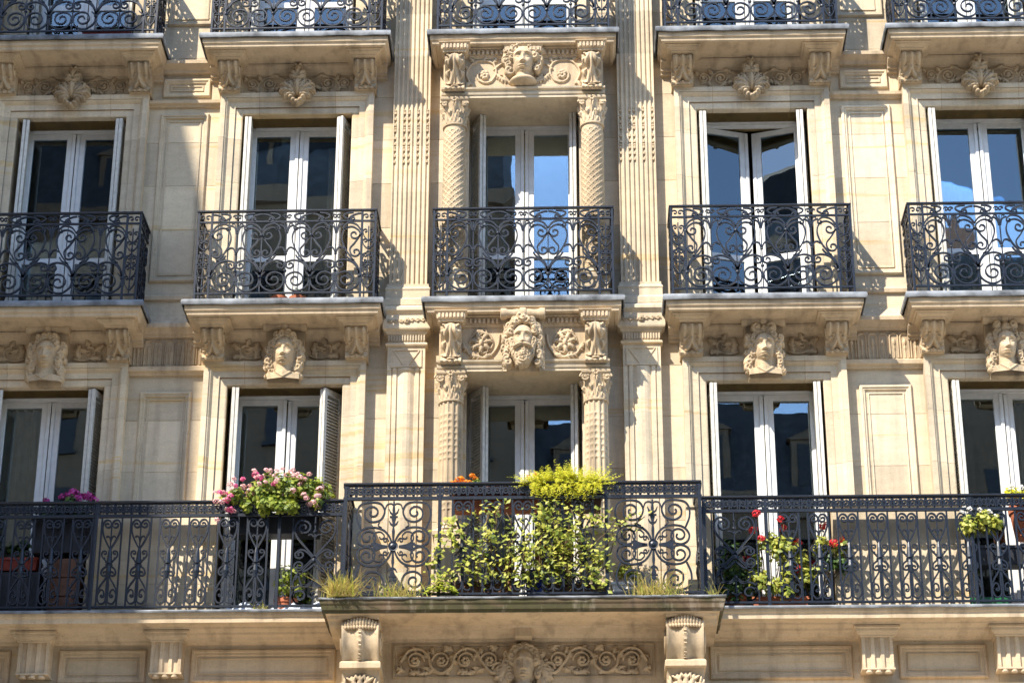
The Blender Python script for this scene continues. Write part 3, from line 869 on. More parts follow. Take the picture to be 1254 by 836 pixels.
# ------------------------------------------------------------------ the middle bay: columns, entablatures
def dentils(x0, x1, y, z0, z1, n):
    mb = MB(); p = (x1 - x0) / n
    for i in range(n):
        mb.box(x0 + (i + 0.22) * p, x0 + (i + 0.78) * p, y, y + 0.03, z0, z1)
    return mb
def leafcorbel():
    """acanthus console of the middle bay, 0.22 wide, 0.46 high, top at z=0, back at y=0"""
    S = catmull([(-0.10, 0.0), (-0.14, -0.03), (-0.16, -0.08), (-0.14, -0.15), (-0.10, -0.22), (-0.07, -0.30), (-0.065, -0.36), (-0.09, -0.40), (-0.10, -0.43), (-0.07, -0.455)], 9)
    nx = 44; mb = MB(); ring = []
    for k, (y, z) in enumerate(S):
        t = k / (len(S) - 1); row = []
        for i in range(nx + 1):
            u = -1 + 2 * i / nx; x = 0.108 * u
            if t < 0.7:
                wl = 0.98 * (0.80 + 0.20 * math.cos(t * 34 + abs(u) * 3))
                ed = min(1.0, max(0.0, (wl - abs(u)) / 0.12))
                rib = 0.5 + 0.5 * math.cos(7.5 * abs(u) - 16 * t + 4 * u * u)
                d = -0.016 + ed * (0.016 + 0.048 * math.sqrt(max(0, 1 - (u / 1.05) ** 2)) * (0.35 + 0.65 * rib)) + 0.022 * math.exp(-(u / 0.10) ** 2) + 0.02 * math.exp(-((t - 0.28) / 0.07) ** 2) * ed
            elif t < 0.84:
                d = 0.05 * max(0, 1 - (u / 0.45) ** 2) * math.sin(PI * (t - 0.7) / 0.14) - 0.01
            else:
                d = 0.03 * (0.5 + 0.5 * math.cos(u * PI * 4.0)) * math.sin(PI * (t - 0.84) / 0.16)
            row.append((x, y - d, z - d * 0.35))
        ring.append(row)
    mb.rings(ring, False)
    for sx in (-1, 1):
        vs = [(sx * 0.108, 0.02, 0.0)] + [r_[0 if sx < 0 else -1] for r_ in ring] + [(sx * 0.108, 0.02, -0.455)]
        mb.add(vs, [tuple(range(len(vs)))])
    return mb
LCORB = leafcorbel().mesh('acanthus_console', 'carved', 45)
def rinceau_mid(sg, big):
    def fn(X, Z):
        X = X * sg; D = np.zeros_like(X)
        if big:                                          # under the bearded head: disc of leaves in a curved stalk
            D = np.maximum(D, rline(X, Z, scroll([(-0.19, 0.10), (-0.17, -0.03), (-0.08, -0.15), (0.04, -0.155), (0.12, -0.12), (0.17, -0.03), (0.19, 0.0)]), 0.016, 0.024))
            for k in range(7):
                a = k * 2 * PI / 7
                D = np.maximum(D, rleaf(X, Z, (0.02 * math.cos(a), 0.01 + 0.02 * math.sin(a)), a + 0.35, 0.10, 0.07, 0.042, 3))
            D = np.maximum(D, rell(X, Z, 0.0, 0.005, 0.026, 0.05, 0.055))
            D = np.maximum(D, rline(X, Z, spiral((0, 0.01), (0.125, 0.02), 0.75, True, 0.95, 20), 0.012, 0.02))
            for p, a, L in (((-0.02, -0.16), 0.2, 0.15), ((0.13, -0.1), 0.9, 0.12), ((-0.1, 0.1), 0.3, 0.16), ((0.1, 0.11), 2.7, 0.12), ((-0.02, -0.15), 2.9, 0.1)):
                D = np.maximum(D, rleaf(X, Z, p, a, L, 0.06, 0.03, 3))
        else:                                            # beside the bust: two spirals with rosettes
            D = np.maximum(D, rline(X, Z, scroll([(0.02, -0.14), (-0.03, 0.0), (0.04, 0.13), (0.16, 0.165), (0.27, 0.12), (0.30, 0.0), (0.25, -0.1)], (0.17, -0.02), 0.9, False), 0.014, 0.02))
            D = np.maximum(D, rline(X, Z, catmull([(0.28, 0.05), (0.36, 0.12), (0.42, 0.10), (0.46, 0.02)], 5), 0.014, 0.02))
            for k in range(7):
                a = k * 2 * PI / 7
                D = np.maximum(D, rell(X, Z, 0.17 + 0.032 * math.cos(a), -0.02 + 0.04 * math.sin(a), 0.024, 0.024, 0.028))
            D = np.maximum(D, rell(X, Z, 0.17, -0.02, 0.02, 0.02, 0.036))
            for p, a, L in (((0.06, 0.14), 2.3, 0.1), ((0.16, 0.165), 1.0, 0.11), ((0.27, 0.12), 1.2, 0.1), ((0.3, 0.0), -0.9, 0.13), ((0.33, -0.06), -0.4, 0.14), ((0.0, -0.1), -2.0, 0.09), ((0.36, 0.11), 0.2, 0.13), ((0.0, 0.06), 2.6, 0.08), ((0.38, -0.02), -0.8, 0.13)):
                D = np.maximum(D, rleaf(X, Z, p, a, L, 0.055, 0.024, 3))
        return D
    return fn
def capital(kind):
    """carved capital, top at z=0, 0.27 high; returns bell (cylindrical height field), abacus, volutes"""
    n, m = 104, 40; mb = MB(); rr = []
    for j in range(m + 1):
        t = j / m; z = -0.30 + 0.265 * t; ring = []
        for k in range(n):
            th = 2 * PI * k / n
            r = 0.108 + 0.014 * t + 0.03 * t * t
            for row, (off, top, amp) in enumerate(((0, 0.50, 0.042), (0.5, 0.86, 0.052))):
                u = (th * 8 / (2 * PI) + off) % 1.0 * 2 - 1
                q = t / top
                if q < 1.05:
                    wl = 0.92 * math.sqrt(max(0, 1 - max(0, q - 0.55) ** 2 / 0.26)) * (0.85 + 0.15 * math.cos(q * 20))
                    if abs(u) < wl:
                        r = max(r, 0.110 + 0.014 * t + amp * (0.4 + 0.9 * q ** 3) * math.sqrt(1 - (u / wl) ** 2) * (0.62 + 0.38 * math.cos(8.5 * abs(u) - 9 * q)))
            ring.append((r * math.cos(th), r * math.sin(th), z))
        rr.append(ring)
    mb.rings(rr, True, True, True)
    mb.ringbox(-0.135, 0.135, -0.135, 0.135, [(-0.01, -0.05), (0.012, -0.04), (0.02, -0.02), (0.02, 0.0)])
    for s in (-1, 1):
        for fy in (-1, 1):
            c = (s * 0.115, -0.075)
            sp = spiral((0, 0), (0.05 if kind == 'ionic' else 0.036, 0), 1.7, True, n=22)
            d = Vector((s * 0.8, fy * 0.6, 0)).normalized()
            mb.tube([(c[0] + (a if True else 0) * (s), fy * 0.13 - 0.0, c[1] + b) for a, b in sp], 0.013, 5)
            mb.ell((c[0], fy * 0.13, c[1]), (0.016, 0.02, 0.016), 6, 4)
    for fy in (-1, 1):
        for k in range(6):
            a = k * PI / 3
            mb.ell((0.022 * math.cos(a), fy * 0.152, -0.03 + 0.022 * math.sin(a)), (0.015, 0.014, 0.015), 6, 4)
    mb.lathe([(0.118, -0.335), (0.134, -0.33), (0.136, -0.315), (0.122, -0.303)], n=28)
    return mb
def shaft(kind, z0, z1, r0, r1, spin):
    n, m = 112, int((z1 - z0) / 0.0095); mb = MB(); rr = []
    for j in range(m + 1):
        t = j / m; z = z0 + (z1 - z0) * t; ring = []
        for k in range(n):
            th = 2 * PI * k / n; r = r0 + (r1 - r0) * t
            if kind == 'lattice' and 0.0 < t < 0.97:
                a = 11 * th + (z - z0) * 88; b = 11 * th - (z - z0) * 88
                if spin >= 1: r += 0.011 * max(max(0, math.cos(a)) ** 2, max(0, math.cos(b)) ** 2) - 0.004 + 0.006 * (math.cos(a) < -0.5 and math.cos(b) < -0.5)
                else: r += 0.011 * max(0, math.cos(b)) ** 1.5 + 0.004 * math.cos(a * 2) - 0.004
            elif kind == 'fluted':
                g = math.cos(14 * th); r += 0.007 * (1 if g > 0.1 else -0.6 + 0.4 * g)
                h = z1 - z
                if 0.12 < h < 0.66 and g < 0.1 or 0.95 < h < 1.2 and g < 0.1:
                    r += 0.013 * max(0, math.cos(h * 2 * PI / 0.07)) * (0.7 + 0.3 * math.cos(7 * th))
            ring.append((r * math.cos(th), r * math.sin(th), z))
        rr.append(ring)
    return mb.rings(rr, True, True, True)
COLY, COLX = -0.285, 0.757
def column(sx, r):
    zt = TOP[r] - 0.022; zf = FL[r]
    g = link('column', None, B, (sx * COLX, COLY, 0))
    capital('ionic' if r == 0 else 'corinthian').build('capital', 'carved', g, (0, 0, zt), 45)
    zc = zt - 0.335
    zp = zf + 0.93 if r == 0 else zf + 0.32
    MB().ringbox(-0.145, 0.145, -0.145, 0.145, [(0.02, zf), (0.02, zf + 0.1), (0.0, zf + 0.13), (0.0, zp - 0.09), (0.02, zp - 0.06), (0.025, zp - 0.02), (0.0, zp)]).build('pedestal', 'stone', g)
    MB().lathe([(0.15, zp), (0.162, zp + 0.015), (0.15, zp + 0.035), (0.135, zp + 0.045), (0.14, zp + 0.06), (0.132, zp + 0.075), (0.124, zp + 0.085)], n=32).build('column_base', 'stone', g, smooth=40)
    shaft('fluted' if r == 0 else 'lattice', zp + 0.08, zc, 0.124, 0.117, 1).build('column_shaft', 'carved', g, smooth=50)
for r in (0, 1):
    for sx in (-1, 1):
        column(sx, r)

def entablature(r):
    zt = TOP[r] - 0.02; zs = FL[r + 1] - 0.186
    g = link('entablature', None, B, (0, 0, 0))
    MB().extx([(0.355, zt), (-0.40, zt), (-0.40, zt + 0.03), (-0.412, zt + 0.035), (-0.418, zt + 0.055), (-0.405, zt + 0.06), (-0.405, zt + 0.085), (-0.43, zt + 0.098), (-0.435, zt + 0.118), (-0.40, zt + 0.125), (0.355, zt + 0.125)], -0.905, 0.905).build('lintel', 'stone', g)
    MB().box(-0.885, 0.885, -0.385, 0.02, zt + 0.122, zs - 0.003).build('frieze_slab', 'carved', g)
    MB().extx([(-0.38, zs - 0.115), (-0.395, zs - 0.115), (-0.40, zs - 0.10), (-0.412, zs - 0.095), (-0.412, zs - 0.02), (-0.45, zs - 0.004), (-0.38, zs - 0.004)], -0.89, 0.89).build('bed_moulding', 'slab', g)
    dn = MB()
    for a, b_, n in ((-0.62, -0.25 if r == 0 else -0.22, 8), (0.25 if r == 0 else 0.22, 0.62, 8)):
        dn.join(dentils(a, b_, -0.437, zs - 0.078, zs - 0.028, n))
    dd = dn.build('dentils', 'slab', g); dd['kind'] = 'stuff'
    for sx in (-1, 1):
        x = sx * COLX
        c = link('acanthus_console', LCORB, B, (x, -0.385, zs - 0.105))
        cp = MB().ringbox(-0.118, 0.118, -0.16, 0.0, [(0, -0.012), (0.012, -0.01), (0.014, 0.012), (0.03, 0.02), (0.034, 0.085), (0.055, 0.095), (0.055, 0.102)])
        cp.join(dentils(-0.14, 0.14, -0.208, 0.024, 0.075, 7))
        cp.build('console_cap', 'slab', c)
    zm = (zt + 0.125 + zs - 0.115) / 2
    for sx in (-1, 1):
        if r == 0:
            relief_mesh(-0.2, 0.2, -0.19, 0.16, 0.006, rinceau_mid(sx, True)).build('leaf_rosette', 'carved', g, (sx * 0.44, -0.386, zm + 0.0), 50)
        else:
            relief_mesh(-0.06 if sx > 0 else -0.52, 0.52 if sx > 0 else 0.06, -0.19, 0.2, 0.006, rinceau_mid(sx, False)).mirror_x().build('scroll_relief', 'carved', g, (sx * 0.60, -0.386, zm), 50)
    if r == 1:
        cp = MB().ringbox(-0.17, 0.17, -0.47, -0.38, [(0, zs - 0.12), (0.01, zs - 0.09), (0.03, zs - 0.08), (0.034, zs - 0.02), (0.05, zs - 0.006)])
        cp.join(dentils(-0.19, 0.19, -0.515, zs - 0.075, zs - 0.03, 9)).build('centre_cap', 'slab', g)
entablature(0)
entablature(1)
keystone(0, -0.385, 11.885, ('man', 3), 'carved head of a bearded man with long curls', 0.96, True)
keystone(0, -0.386, 15.335, ('bust', 5), 'carved bust of a woman between leaf scrolls under the upper slab', 1.02)

# ------------------------------------------------------------------ first-floor balcony slabs, brackets, panels below
lg = link('long_balcony_slab', None, B, (0, 0, 0))
for x0, x1 in ((-7.2, -1.5), (1.5, 7.2)):
    MB().extx([(0.03, 8.775), (-0.06, 8.775), (-0.07, 8.79), (-0.13, 8.797), (-0.15, 8.82), (-0.20, 8.83), (-0.21, 8.85), (-0.27, 8.87), (-0.28, 8.888), (-0.40, 8.892), (-0.404, 8.886), (-0.426, 8.886), (-0.43, 8.935), (-0.445, 8.95), (-0.452, 8.985), (0.03, 8.985)], x0, x1).build('slab_stone', 'slab', lg)
    n = 26; r2 = random.Random(int(x0)); rr = []
    for i in range(n + 1):
        x = x0 + (x1 - x0) * i / n; j = r2.uniform(-.003, .003)
        rr.append([(x, -0.455, 8.982 + j), (x, -0.472, 8.979 + j), (x, -0.478, 8.994 + j), (x, -0.47, 9.008), (x, -0.37, 9.012), (x, 0.02, 9.014)])
    MB().rings(rr, False).build('lead_edge', 'lead', lg, smooth=50)
for b in BX:
    MB().box(b - OH - 0.02, b + OH + 0.02, 0.022, 0.235, 8.87, 9.013).build('sill', 'slab', B)
# dado of the side piers behind the railing, in three courses of stone
for x0, x1 in ((-7.18, BX[0] - OH), (BX[0] + OH, BX[1] - OH), (BX[1] + OH, -1.665), (1.665, BX[3] - OH), (BX[3] + OH, BX[4] - OH), (BX[4] + OH, 7.18)):
    MB().box(x0 - 0.002, x1 + 0.002, -0.214, 0.02, 9.0, 10.15).build('dado', 'mortar', B)
    for k, (za, zb_) in enumerate(((9.005, 9.16), (9.16, 9.36), (9.36, 9.72), (9.72, 10.12))):
        o = 0.02 if k == 0 else 0.0
        MB().box(x0 - 0.004, x1 + 0.004, -0.22 - o, 0.02, za + 0.0012, zb_ - 0.0012, 0.002).build('stone_block', 'stone', B)
    MB().extx([(0.02, 10.121), (-0.225, 10.121), (-0.23, 10.135), (-0.24, 10.142), (-0.24, 10.165), (-0.12, 10.21), (0.02, 10.21)], x0 - 0.006, x1 + 0.006).build('dado_cap', 'stone', B)
cg = link('centre_balcony_slab', None, B, (0, 0.10, 0.045))
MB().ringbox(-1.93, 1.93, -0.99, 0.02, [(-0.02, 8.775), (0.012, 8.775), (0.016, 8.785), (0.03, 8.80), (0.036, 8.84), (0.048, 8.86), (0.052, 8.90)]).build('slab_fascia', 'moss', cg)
MB().box(-1.925, 1.925, -0.985, 0.02, 8.7705, 8.790).build('soffit', 'slab', cg)
rr = []; r2 = random.Random(9); n = 40
for i in range(n + 1):
    x = -1.99 + 3.98 * i / n; j = r2.uniform(-.004, .006); k = r2.uniform(-.008, .004)
    rr.append([(x, -1.02, 8.899), (x, -1.05 + k, 8.897 + j), (x, -1.056 + k, 8.908 + j), (x, -1.045 + k, 8.919), (x, -0.6, 8.922), (x, 0.02, 8.924)])
MB().rings(rr, False, True, True).build('lead_edge', 'lead', cg, smooth=50)
MB().box(-1.42, 1.42, -0.36, 0.02, 7.9, 8.768).build('centre_frieze', 'slab', cg)
MB().extx([(-0.355, 8.665), (-0.375, 8.668), (-0.38, 8.69), (-0.41, 8.695), (-0.44, 8.72), (-0.50, 8.73), (-0.51, 8.75), (-0.56, 8.755), (-0.57, 8.77), (-0.355, 8.77)], -1.40, 1.40).build('bed_moulding', 'slab', cg)
for sx in (-1, 1):   # moulded returns at the slab ends, outside the consoles
    a, b = sorted((sx * 1.40, sx * 1.90))
    MB().extx([(0.02, 8.68), (-0.80, 8.68), (-0.84, 8.70), (-0.86, 8.735), (-0.92, 8.745), (-0.93, 8.7705), (0.02, 8.7705)], a, b).build('slab_end', 'slab', cg)
MB().rectmould(-1.30, 1.30, 8.30, 8.645, [(0, -0.359), (0, -0.375), (0.016, -0.375), (0.022, -0.362)]).build('panel_rim', 'carved', cg)
def rinc(sg):
    def fn(X, Z):
        X = X * sg; D = np.zeros_like(X)
        stem = catmull([(0.02, -0.12), (0.10, -0.12), (0.2, 0.0), (0.26, 0.10), (0.36, 0.125), (0.46, 0.06), (0.5, -0.06), (0.6, -0.125), (0.7, -0.06), (0.73, 0.05), (0.82, 0.12), (0.93, 0.10), (1.0, 0.0)], 5)
        D = np.maximum(D, rline(X, Z, stem, 0.018, 0.05))
        for c, up in ((0.12, True), (0.36, False), (0.6, True), (0.86, False)):
            D = np.maximum(D, rline(X, Z, spiral((c, 0.0), (c + (0.09 if up else -0.09), 0.01), 1.1, up, 0.35, 22), 0.015, 0.05))
            for k in range(6):
                a = k * PI / 3
                D = np.maximum(D, rell(X, Z, c + 0.026 * math.cos(a), 0.026 * math.sin(a), 0.024, 0.024, 0.06))
            for a in (0.6, 1.7, 2.9, 4.0, 5.2):
                D = np.maximum(D, rleaf(X, Z, (c + 0.085 * math.cos(a), 0.085 * math.sin(a)), a + 0.7 * (1 if up else -1), 0.10, 0.06, 0.045, 3))
        for x, z, a in ((0.25, -0.1, -0.4), (0.3, -0.13, 0.2), (0.48, 0.1, 0.6), (0.72, -0.11, -0.3), (0.78, -0.13, 0.2), (0.05, 0.1, 0.8), (0.96, -0.1, 0.3)):
            D = np.maximum(D, rleaf(X, Z, (x, z), a, 0.14, 0.07, 0.05, 3))
        return D
    return fn
for sx in (-1, 1):
    mb = relief_mesh(-0.02 if sx > 0 else -1.04, 1.04 if sx > 0 else 0.02, -0.15, 0.15, 0.007, rinc(sx))
    mb.build('foliage_scroll', 'carved', cg, (sx * 0.22, -0.36, 8.472), 50)
keystone(0, -0.26, 8.445, ('bust', 5), 'carved head at the foot of the picture between foliage scrolls', 0.92)
MB().box(-0.085, 0.085, -0.56, -0.36, 8.66, 8.76, 0.006).build('stone_block', 'carved', cg)
for sx in (-1, 1):                       # leaf ears beside the low head
    relief_mesh(-0.16, 0.16, -0.2, 0.2, 0.007, lambda X, Z: np.maximum(rleaf(X * sx, Z, (-0.12, 0.12), -1.0, 0.26, 0.15, 0.07, 4), np.maximum(rleaf(X * sx, Z, (-0.12, -0.02), -0.9, 0.22, 0.13, 0.06, 4), rline(X * sx, Z, spiral((0.0, 0.03), (0.07, 0.03), 1.2, True), 0.018, 0.05)))).build('leaf_ear', 'carved', cg, (sx * 0.24, -0.36, 8.36), 50)

def big_console(sx):
    g = link('great_console', None, B, (sx * 1.585, 0.10, 0.045)); hw = 0.18
    S = catmull([(-0.78, 8.768), (-0.885, 8.73), (-0.93, 8.66), (-0.94, 8.58), (-0.915, 8.47), (-0.86, 8.38), (-0.83, 8.335)], 6)
    mb = MB(); nx = 28; rr = []
    for k, (y, z) in enumerate(S):
        row = []
        for i in range(nx + 1):
            u = -1 + 2 * i / nx; d = 0
            a = abs(u)
            if a > 0.16 and a < 0.9: d = -0.03 * math.sin(PI * (a - 0.16) / 0.74) ** 0.7
            if a < 0.1: d = 0.012 + 0.008 * math.cos(k * 2.6)
            row.append((hw * u, y - d, z))
        rr.append(row)
    mb.rings(rr, False)
    for s in (-1, 1):
        vs = [(s * hw, 0.02, 8.768)] + [r_[0 if s < 0 else -1] for r_ in rr] + [(s * hw, 0.02, 8.335)]
        mb.add(vs, [tuple(range(len(vs)))])
        mb.tube([(s * (hw + 0.005), a, c) for a, c in spiral((-0.72, 8.56), (-0.86, 8.56), 1.8, True, n=26)], 0.018, 6)
    mb.build('console_body', 'carved', g, smooth=45)
    MB().ringbox(-hw, hw, -0.83, 0.02, [(0.0, 8.262), (0.02, 8.268), (0.02, 8.32), (0.006, 8.338)]).build('console_ledge', 'carved', g)
    MB().rings([[(-hw, 0.02, z), (-hw, y, z), (hw, y, z), (hw, 0.02, z)] for y, z in ((-0.45, 7.9), (-0.62, 8.05), (-0.76, 8.16), (-0.79, 8.262))], True, True, True).build('console_foot', 'carved', g)
    def lf(X, Z):
        D = np.zeros_like(X)
        for a in (0.35, 0.8, 1.25, PI / 2, 1.9, 2.35, 2.8):
            D = np.maximum(D, rleaf(X, Z, (0, -0.16), a, 0.27 if abs(a - PI / 2) < 1 else 0.21, 0.10, 0.05, 3))
        return D
    relief_mesh(-0.18, 0.18, -0.18, 0.14, 0.007, lf).build('acanthus_leaf', 'carved', g, (0, -0.755, 8.115), 50).rotation_euler = (R(14), 0, 0)
    tf = MB(); q = random.Random(2)
    for k in range(13):
        u = -1 + 2 * k / 12
        h = 0.075 - 0.05 * abs(u) ** 1.6
        tf.ell((u * 0.175, -0.925 + 0.03 * u * u, 8.66 + h * 0.55), (0.021, 0.035, 0.02 + h * 0.6), 7, 5)
        tf.ell((u * 0.17, -0.945 + 0.03 * u * u, 8.648), (0.018, 0.022, 0.022), 6, 4)
    tf.build('leaf_crest', 'carved', g, smooth=60)
for sx in (-1, 1):
    big_console(sx)

brp = [(-0.155, 0.03), (-0.155, -0.20)]
for k in range(3):
    c = -0.095 + 0.095 * k
    brp += [(c - 0.032, -0.20), (c - 0.02, -0.178), (c + 0.02, -0.178), (c + 0.032, -0.20)]
brp += [(0.155, -0.20), (0.155, 0.03)]
BR = MB().extz(brp, 8.44, 8.762).mesh('bracket', 'slab')
BRC = MB().ringbox(-0.16, 0.16, -0.205, 0.03, [(0.0, 8.76), (0.01, 8.764), (0.012, 8.78), (0.03, 8.788), (0.05, 8.81), (0.055, 8.836), (0.07, 8.842), (0.07, 8.86)]).mesh('bracket_cap', 'slab')
gm = MB().box(-0.165, 0.165, -0.21, 0.03, 8.424, 8.442)
for k in range(3):
    gm.rings([[(-0.095 + 0.095 * k + rr_ * math.cos(a), -0.175 + rr_ * math.sin(a), z) for a in [2 * PI * q / 12 for q in range(12)]] for rr_, z in ((0.03, 8.392), (0.036, 8.397), (0.036, 8.417), (0.03, 8.425))], True, True, True)
GM = gm.mesh('guttae', 'slab')
bk = [-6.27, -4.93, -3.59, 3.52, 4.86, 6.2]
for x in bk:
    g = link('bracket', BR, B, (x, 0, 0))
    link('bracket_cap', BRC, g); link('guttae', GM, g)
for a, b in ((-6.02, -5.2), (-4.71, -3.82), (-3.37, -1.90), (1.86, 3.29), (3.75, 4.63), (5.1, 5.98)):
    mb = MB().rectmould(a, b, 8.385, 8.735, [(0, 0), (0, -0.018), (0.012, -0.032), (0.03, -0.032), (0.036, -0.02), (0.06, -0.02), (0.066, -0.01), (0.075, 0.0)])
    mb.rectmould(a + 0.09, b - 0.09, 8.475, 8.645, [(0, 0.0), (0, -0.014), (0.012, -0.014), (0.012, 0.001)])
    mb.build('panel_moulding', 'slab', B)
for x0, x1 in ((-7.2, -1.8), (1.8, 7.2)):
    string(x0, x1, [(0.02, 8.19), (-0.06, 8.19), (-0.07, 8.22), (-0.13, 8.23), (-0.15, 8.26), (-0.15, 8.295), (0.02, 8.335)])

# ------------------------------------------------------------------ windows, shutters, rooms
def casement_meshes(hgt, wid, kind):
    """leaf with its hinge at x=0, z=0; opens to -x side when mirrored; width wid towards +x"""
    st, ct, tr, br = 0.062, 0.088, 0.062, 0.11
    mb = MB(); y0, y1 = -0.024, 0.024
    mb.box(0, st, y0, y1, 0, hgt, 0.004)
    mb.box(wid - ct, wid, y0, y1, 0, hgt, 0.004)
    mb.box(wid - 0.028, wid + 0.012, y0 - 0.016, y0 + 0.002, 0.01, hgt - 0.01, 0.005)
    mb.box(st - 0.002, wid - ct + 0.002, y0 + 0.003, y1 - 0.003, hgt - tr, hgt - 0.001)
    bars = []
    if kind == 'mid':
        mb.box(st - 0.002, wid - ct + 0.002, y0 + 0.003, y1 - 0.003, 0.001, br)
        mb.box(st - 0.002, wid - ct + 0.002, y0 + 0.002, y1 - 0.002, 0.76, 0.83)
        panes = [(br, 0.76), (0.83, hgt - tr)]
    else:
        mb.box(st - 0.002, wid - ct + 0.002, y0 + 0.003, y1 - 0.003, 0.001, 0.20)
        panes = [(0.20, hgt - tr)]
    pm = [MB().box(st - 0.006, wid - ct + 0.006, -0.003, 0.003, a - 0.006, b + 0.006) for a, b in panes]
    return mb, pm
CM = {}
def cas(hgt, kind, side):
    k = (round(hgt, 3), kind, side)
    if k not in CM:
        mb, pm = casement_meshes(hgt, 0.533, kind)
        if side > 0:
            mb.mirror_x(); [p.mirror_x() for p in pm]
        CM[k] = (mb.mesh('casement', 'white'), [p.mesh('pane', 'glass') for p in pm])
    return CM[k]
wr = random.Random(11)
FRM = {}
def window(b, r, open_l=0.0, open_r=0.0, tilt=0.5, mid=False):
    zb, zt = FL[r] + 0.03, TOP[r] - (0.021 if mid else 0.001)
    kind = 'mid' if r else 'low'
    y = 0.27
    if (r, mid) not in FRM:
        h = zt - zb
        mb = MB()
        mb.box(-OH - 0.02, -0.552, -0.03, 0.05, 0, h, 0.004); mb.box(0.552, OH + 0.02, -0.03, 0.05, 0, h, 0.004)
        mb.box(-0.5515, 0.5515, -0.03, 0.05, h - 0.045, h - 0.001, 0.004); mb.box(-0.5515, 0.5515, -0.03, 0.05, 0, 0.035, 0.004)
        mb.box(-0.5, 0.5, -0.042, -0.0302, h - 0.012, h - 0.003)
        FRM[r, mid] = mb.mesh('window_frame', 'white')
    g = link('french_window', FRM[r, mid], B, (b, y, zb))
    hg = zt - zb - 0.047 - 0.036
    for side, op in ((-1, open_l), (1, open_r)):
        cm, pm = cas(hg, kind, side)
        rz = -side * R(op) + R(wr.uniform(-tilt, tilt)); rx = R(wr.uniform(-tilt, tilt) * 0.6)
        rot = (rx, 0, rz)
        link('casement', cm, g, (side * 0.5495, 0.0, 0.036), rot)
        for p in pm:
            link('pane', p, g, (side * 0.5495, 0.0, 0.036), rot)
    # bolt rod between the leaves
    rod = MB()
    if not open_l:
        rod.box(-0.008, 0.008, 0.032, 0.046, 0.06, zt - zb - 0.08); rod.ell((0.0, 0.05, 0.98), (0.03, 0.02, 0.014), 8, 5)
        rod.build('bolt_rod', 'brass', g)
    return g
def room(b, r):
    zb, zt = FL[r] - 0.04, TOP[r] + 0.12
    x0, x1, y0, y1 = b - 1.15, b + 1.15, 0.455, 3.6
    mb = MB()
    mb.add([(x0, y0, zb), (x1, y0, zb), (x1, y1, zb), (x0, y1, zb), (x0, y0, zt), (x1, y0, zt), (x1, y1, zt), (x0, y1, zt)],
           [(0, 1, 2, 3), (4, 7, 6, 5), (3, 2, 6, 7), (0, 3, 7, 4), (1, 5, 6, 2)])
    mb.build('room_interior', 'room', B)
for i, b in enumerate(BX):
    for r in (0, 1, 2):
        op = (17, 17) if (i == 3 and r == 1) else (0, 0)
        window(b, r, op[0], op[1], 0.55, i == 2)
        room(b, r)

def shutter_meshes(h, L=0.27):
    """folded louvred shutter, hinge at origin, reaching along -y by L"""
    fr = MB(); t = 0.017
    for k, (a, b) in enumerate(((-t * 2 - 0.003, -0.003), (0.003, t * 2 + 0.003))):
        fr.box(a, b, -L, -L + 0.045, 0, h, 0.003)
        fr.box(a, b, -0.045, 0, 0, h, 0.003)
        for z0, z1 in ((0, 0.09), (0.82, 0.88), (h - 0.07, h)):
            fr.box(a + 0.001, b - 0.001, -L + 0.044, -0.044, z0 + 0.001, z1 - 0.001)
    sl_ = MB(); z = 0.10
    while z < h - 0.09:
        if not 0.80 < z < 0.885:
            for sg in (-1, 1):
                c = sg * (t + 0.003)
                sl_.rings([[(c - 0.017 * sg, yy, z), (c - 0.012 * sg, yy, z + 0.004), (c + 0.02 * sg, yy, z - 0.026), (c + 0.015 * sg, yy, z - 0.030)] for yy in (-L + 0.043, -0.043)], True, True, True)
        z += 0.036
    return fr, sl_
SHM = {}
def shutter(b, r, side, ang, yh=0.20, inset=0.05, L=0.27):
    h = TOP[r] - FL[r] - 0.06
    if (r, L) not in SHM:
        f, s = shutter_meshes(h, L)
        SHM[r, L] = (f.mesh('shutter', 'shutter'), s.mesh('louvre_slats', 'shutter'))
    f, s = SHM[r, L]
    o = link('shutter', f, B, (b + side * (OH - inset), yh, FL[r] + 0.035), (0, 0, R(side * -ang)))
    q = link('louvre_slats', s, o); q['kind'] = 'stuff'
SA = {(0, 0): (14, 18), (1, 0): (10, 38), (2, 0): (36, 8), (3, 0): (5, 4), (4, 0): (6, 6),
      (0, 1): (12, 6), (1, 1): (4, 18), (2, 1): (24, 5), (3, 1): (4, 8), (4, 1): (4, 6)}
for i, b in enumerate(BX):
    for r in (0, 1, 2):
        a = SA.get((i, r), (5, 5))
        for side, an in ((-1, a[0]), (1, a[1])):
            shutter(b, r, side, an)

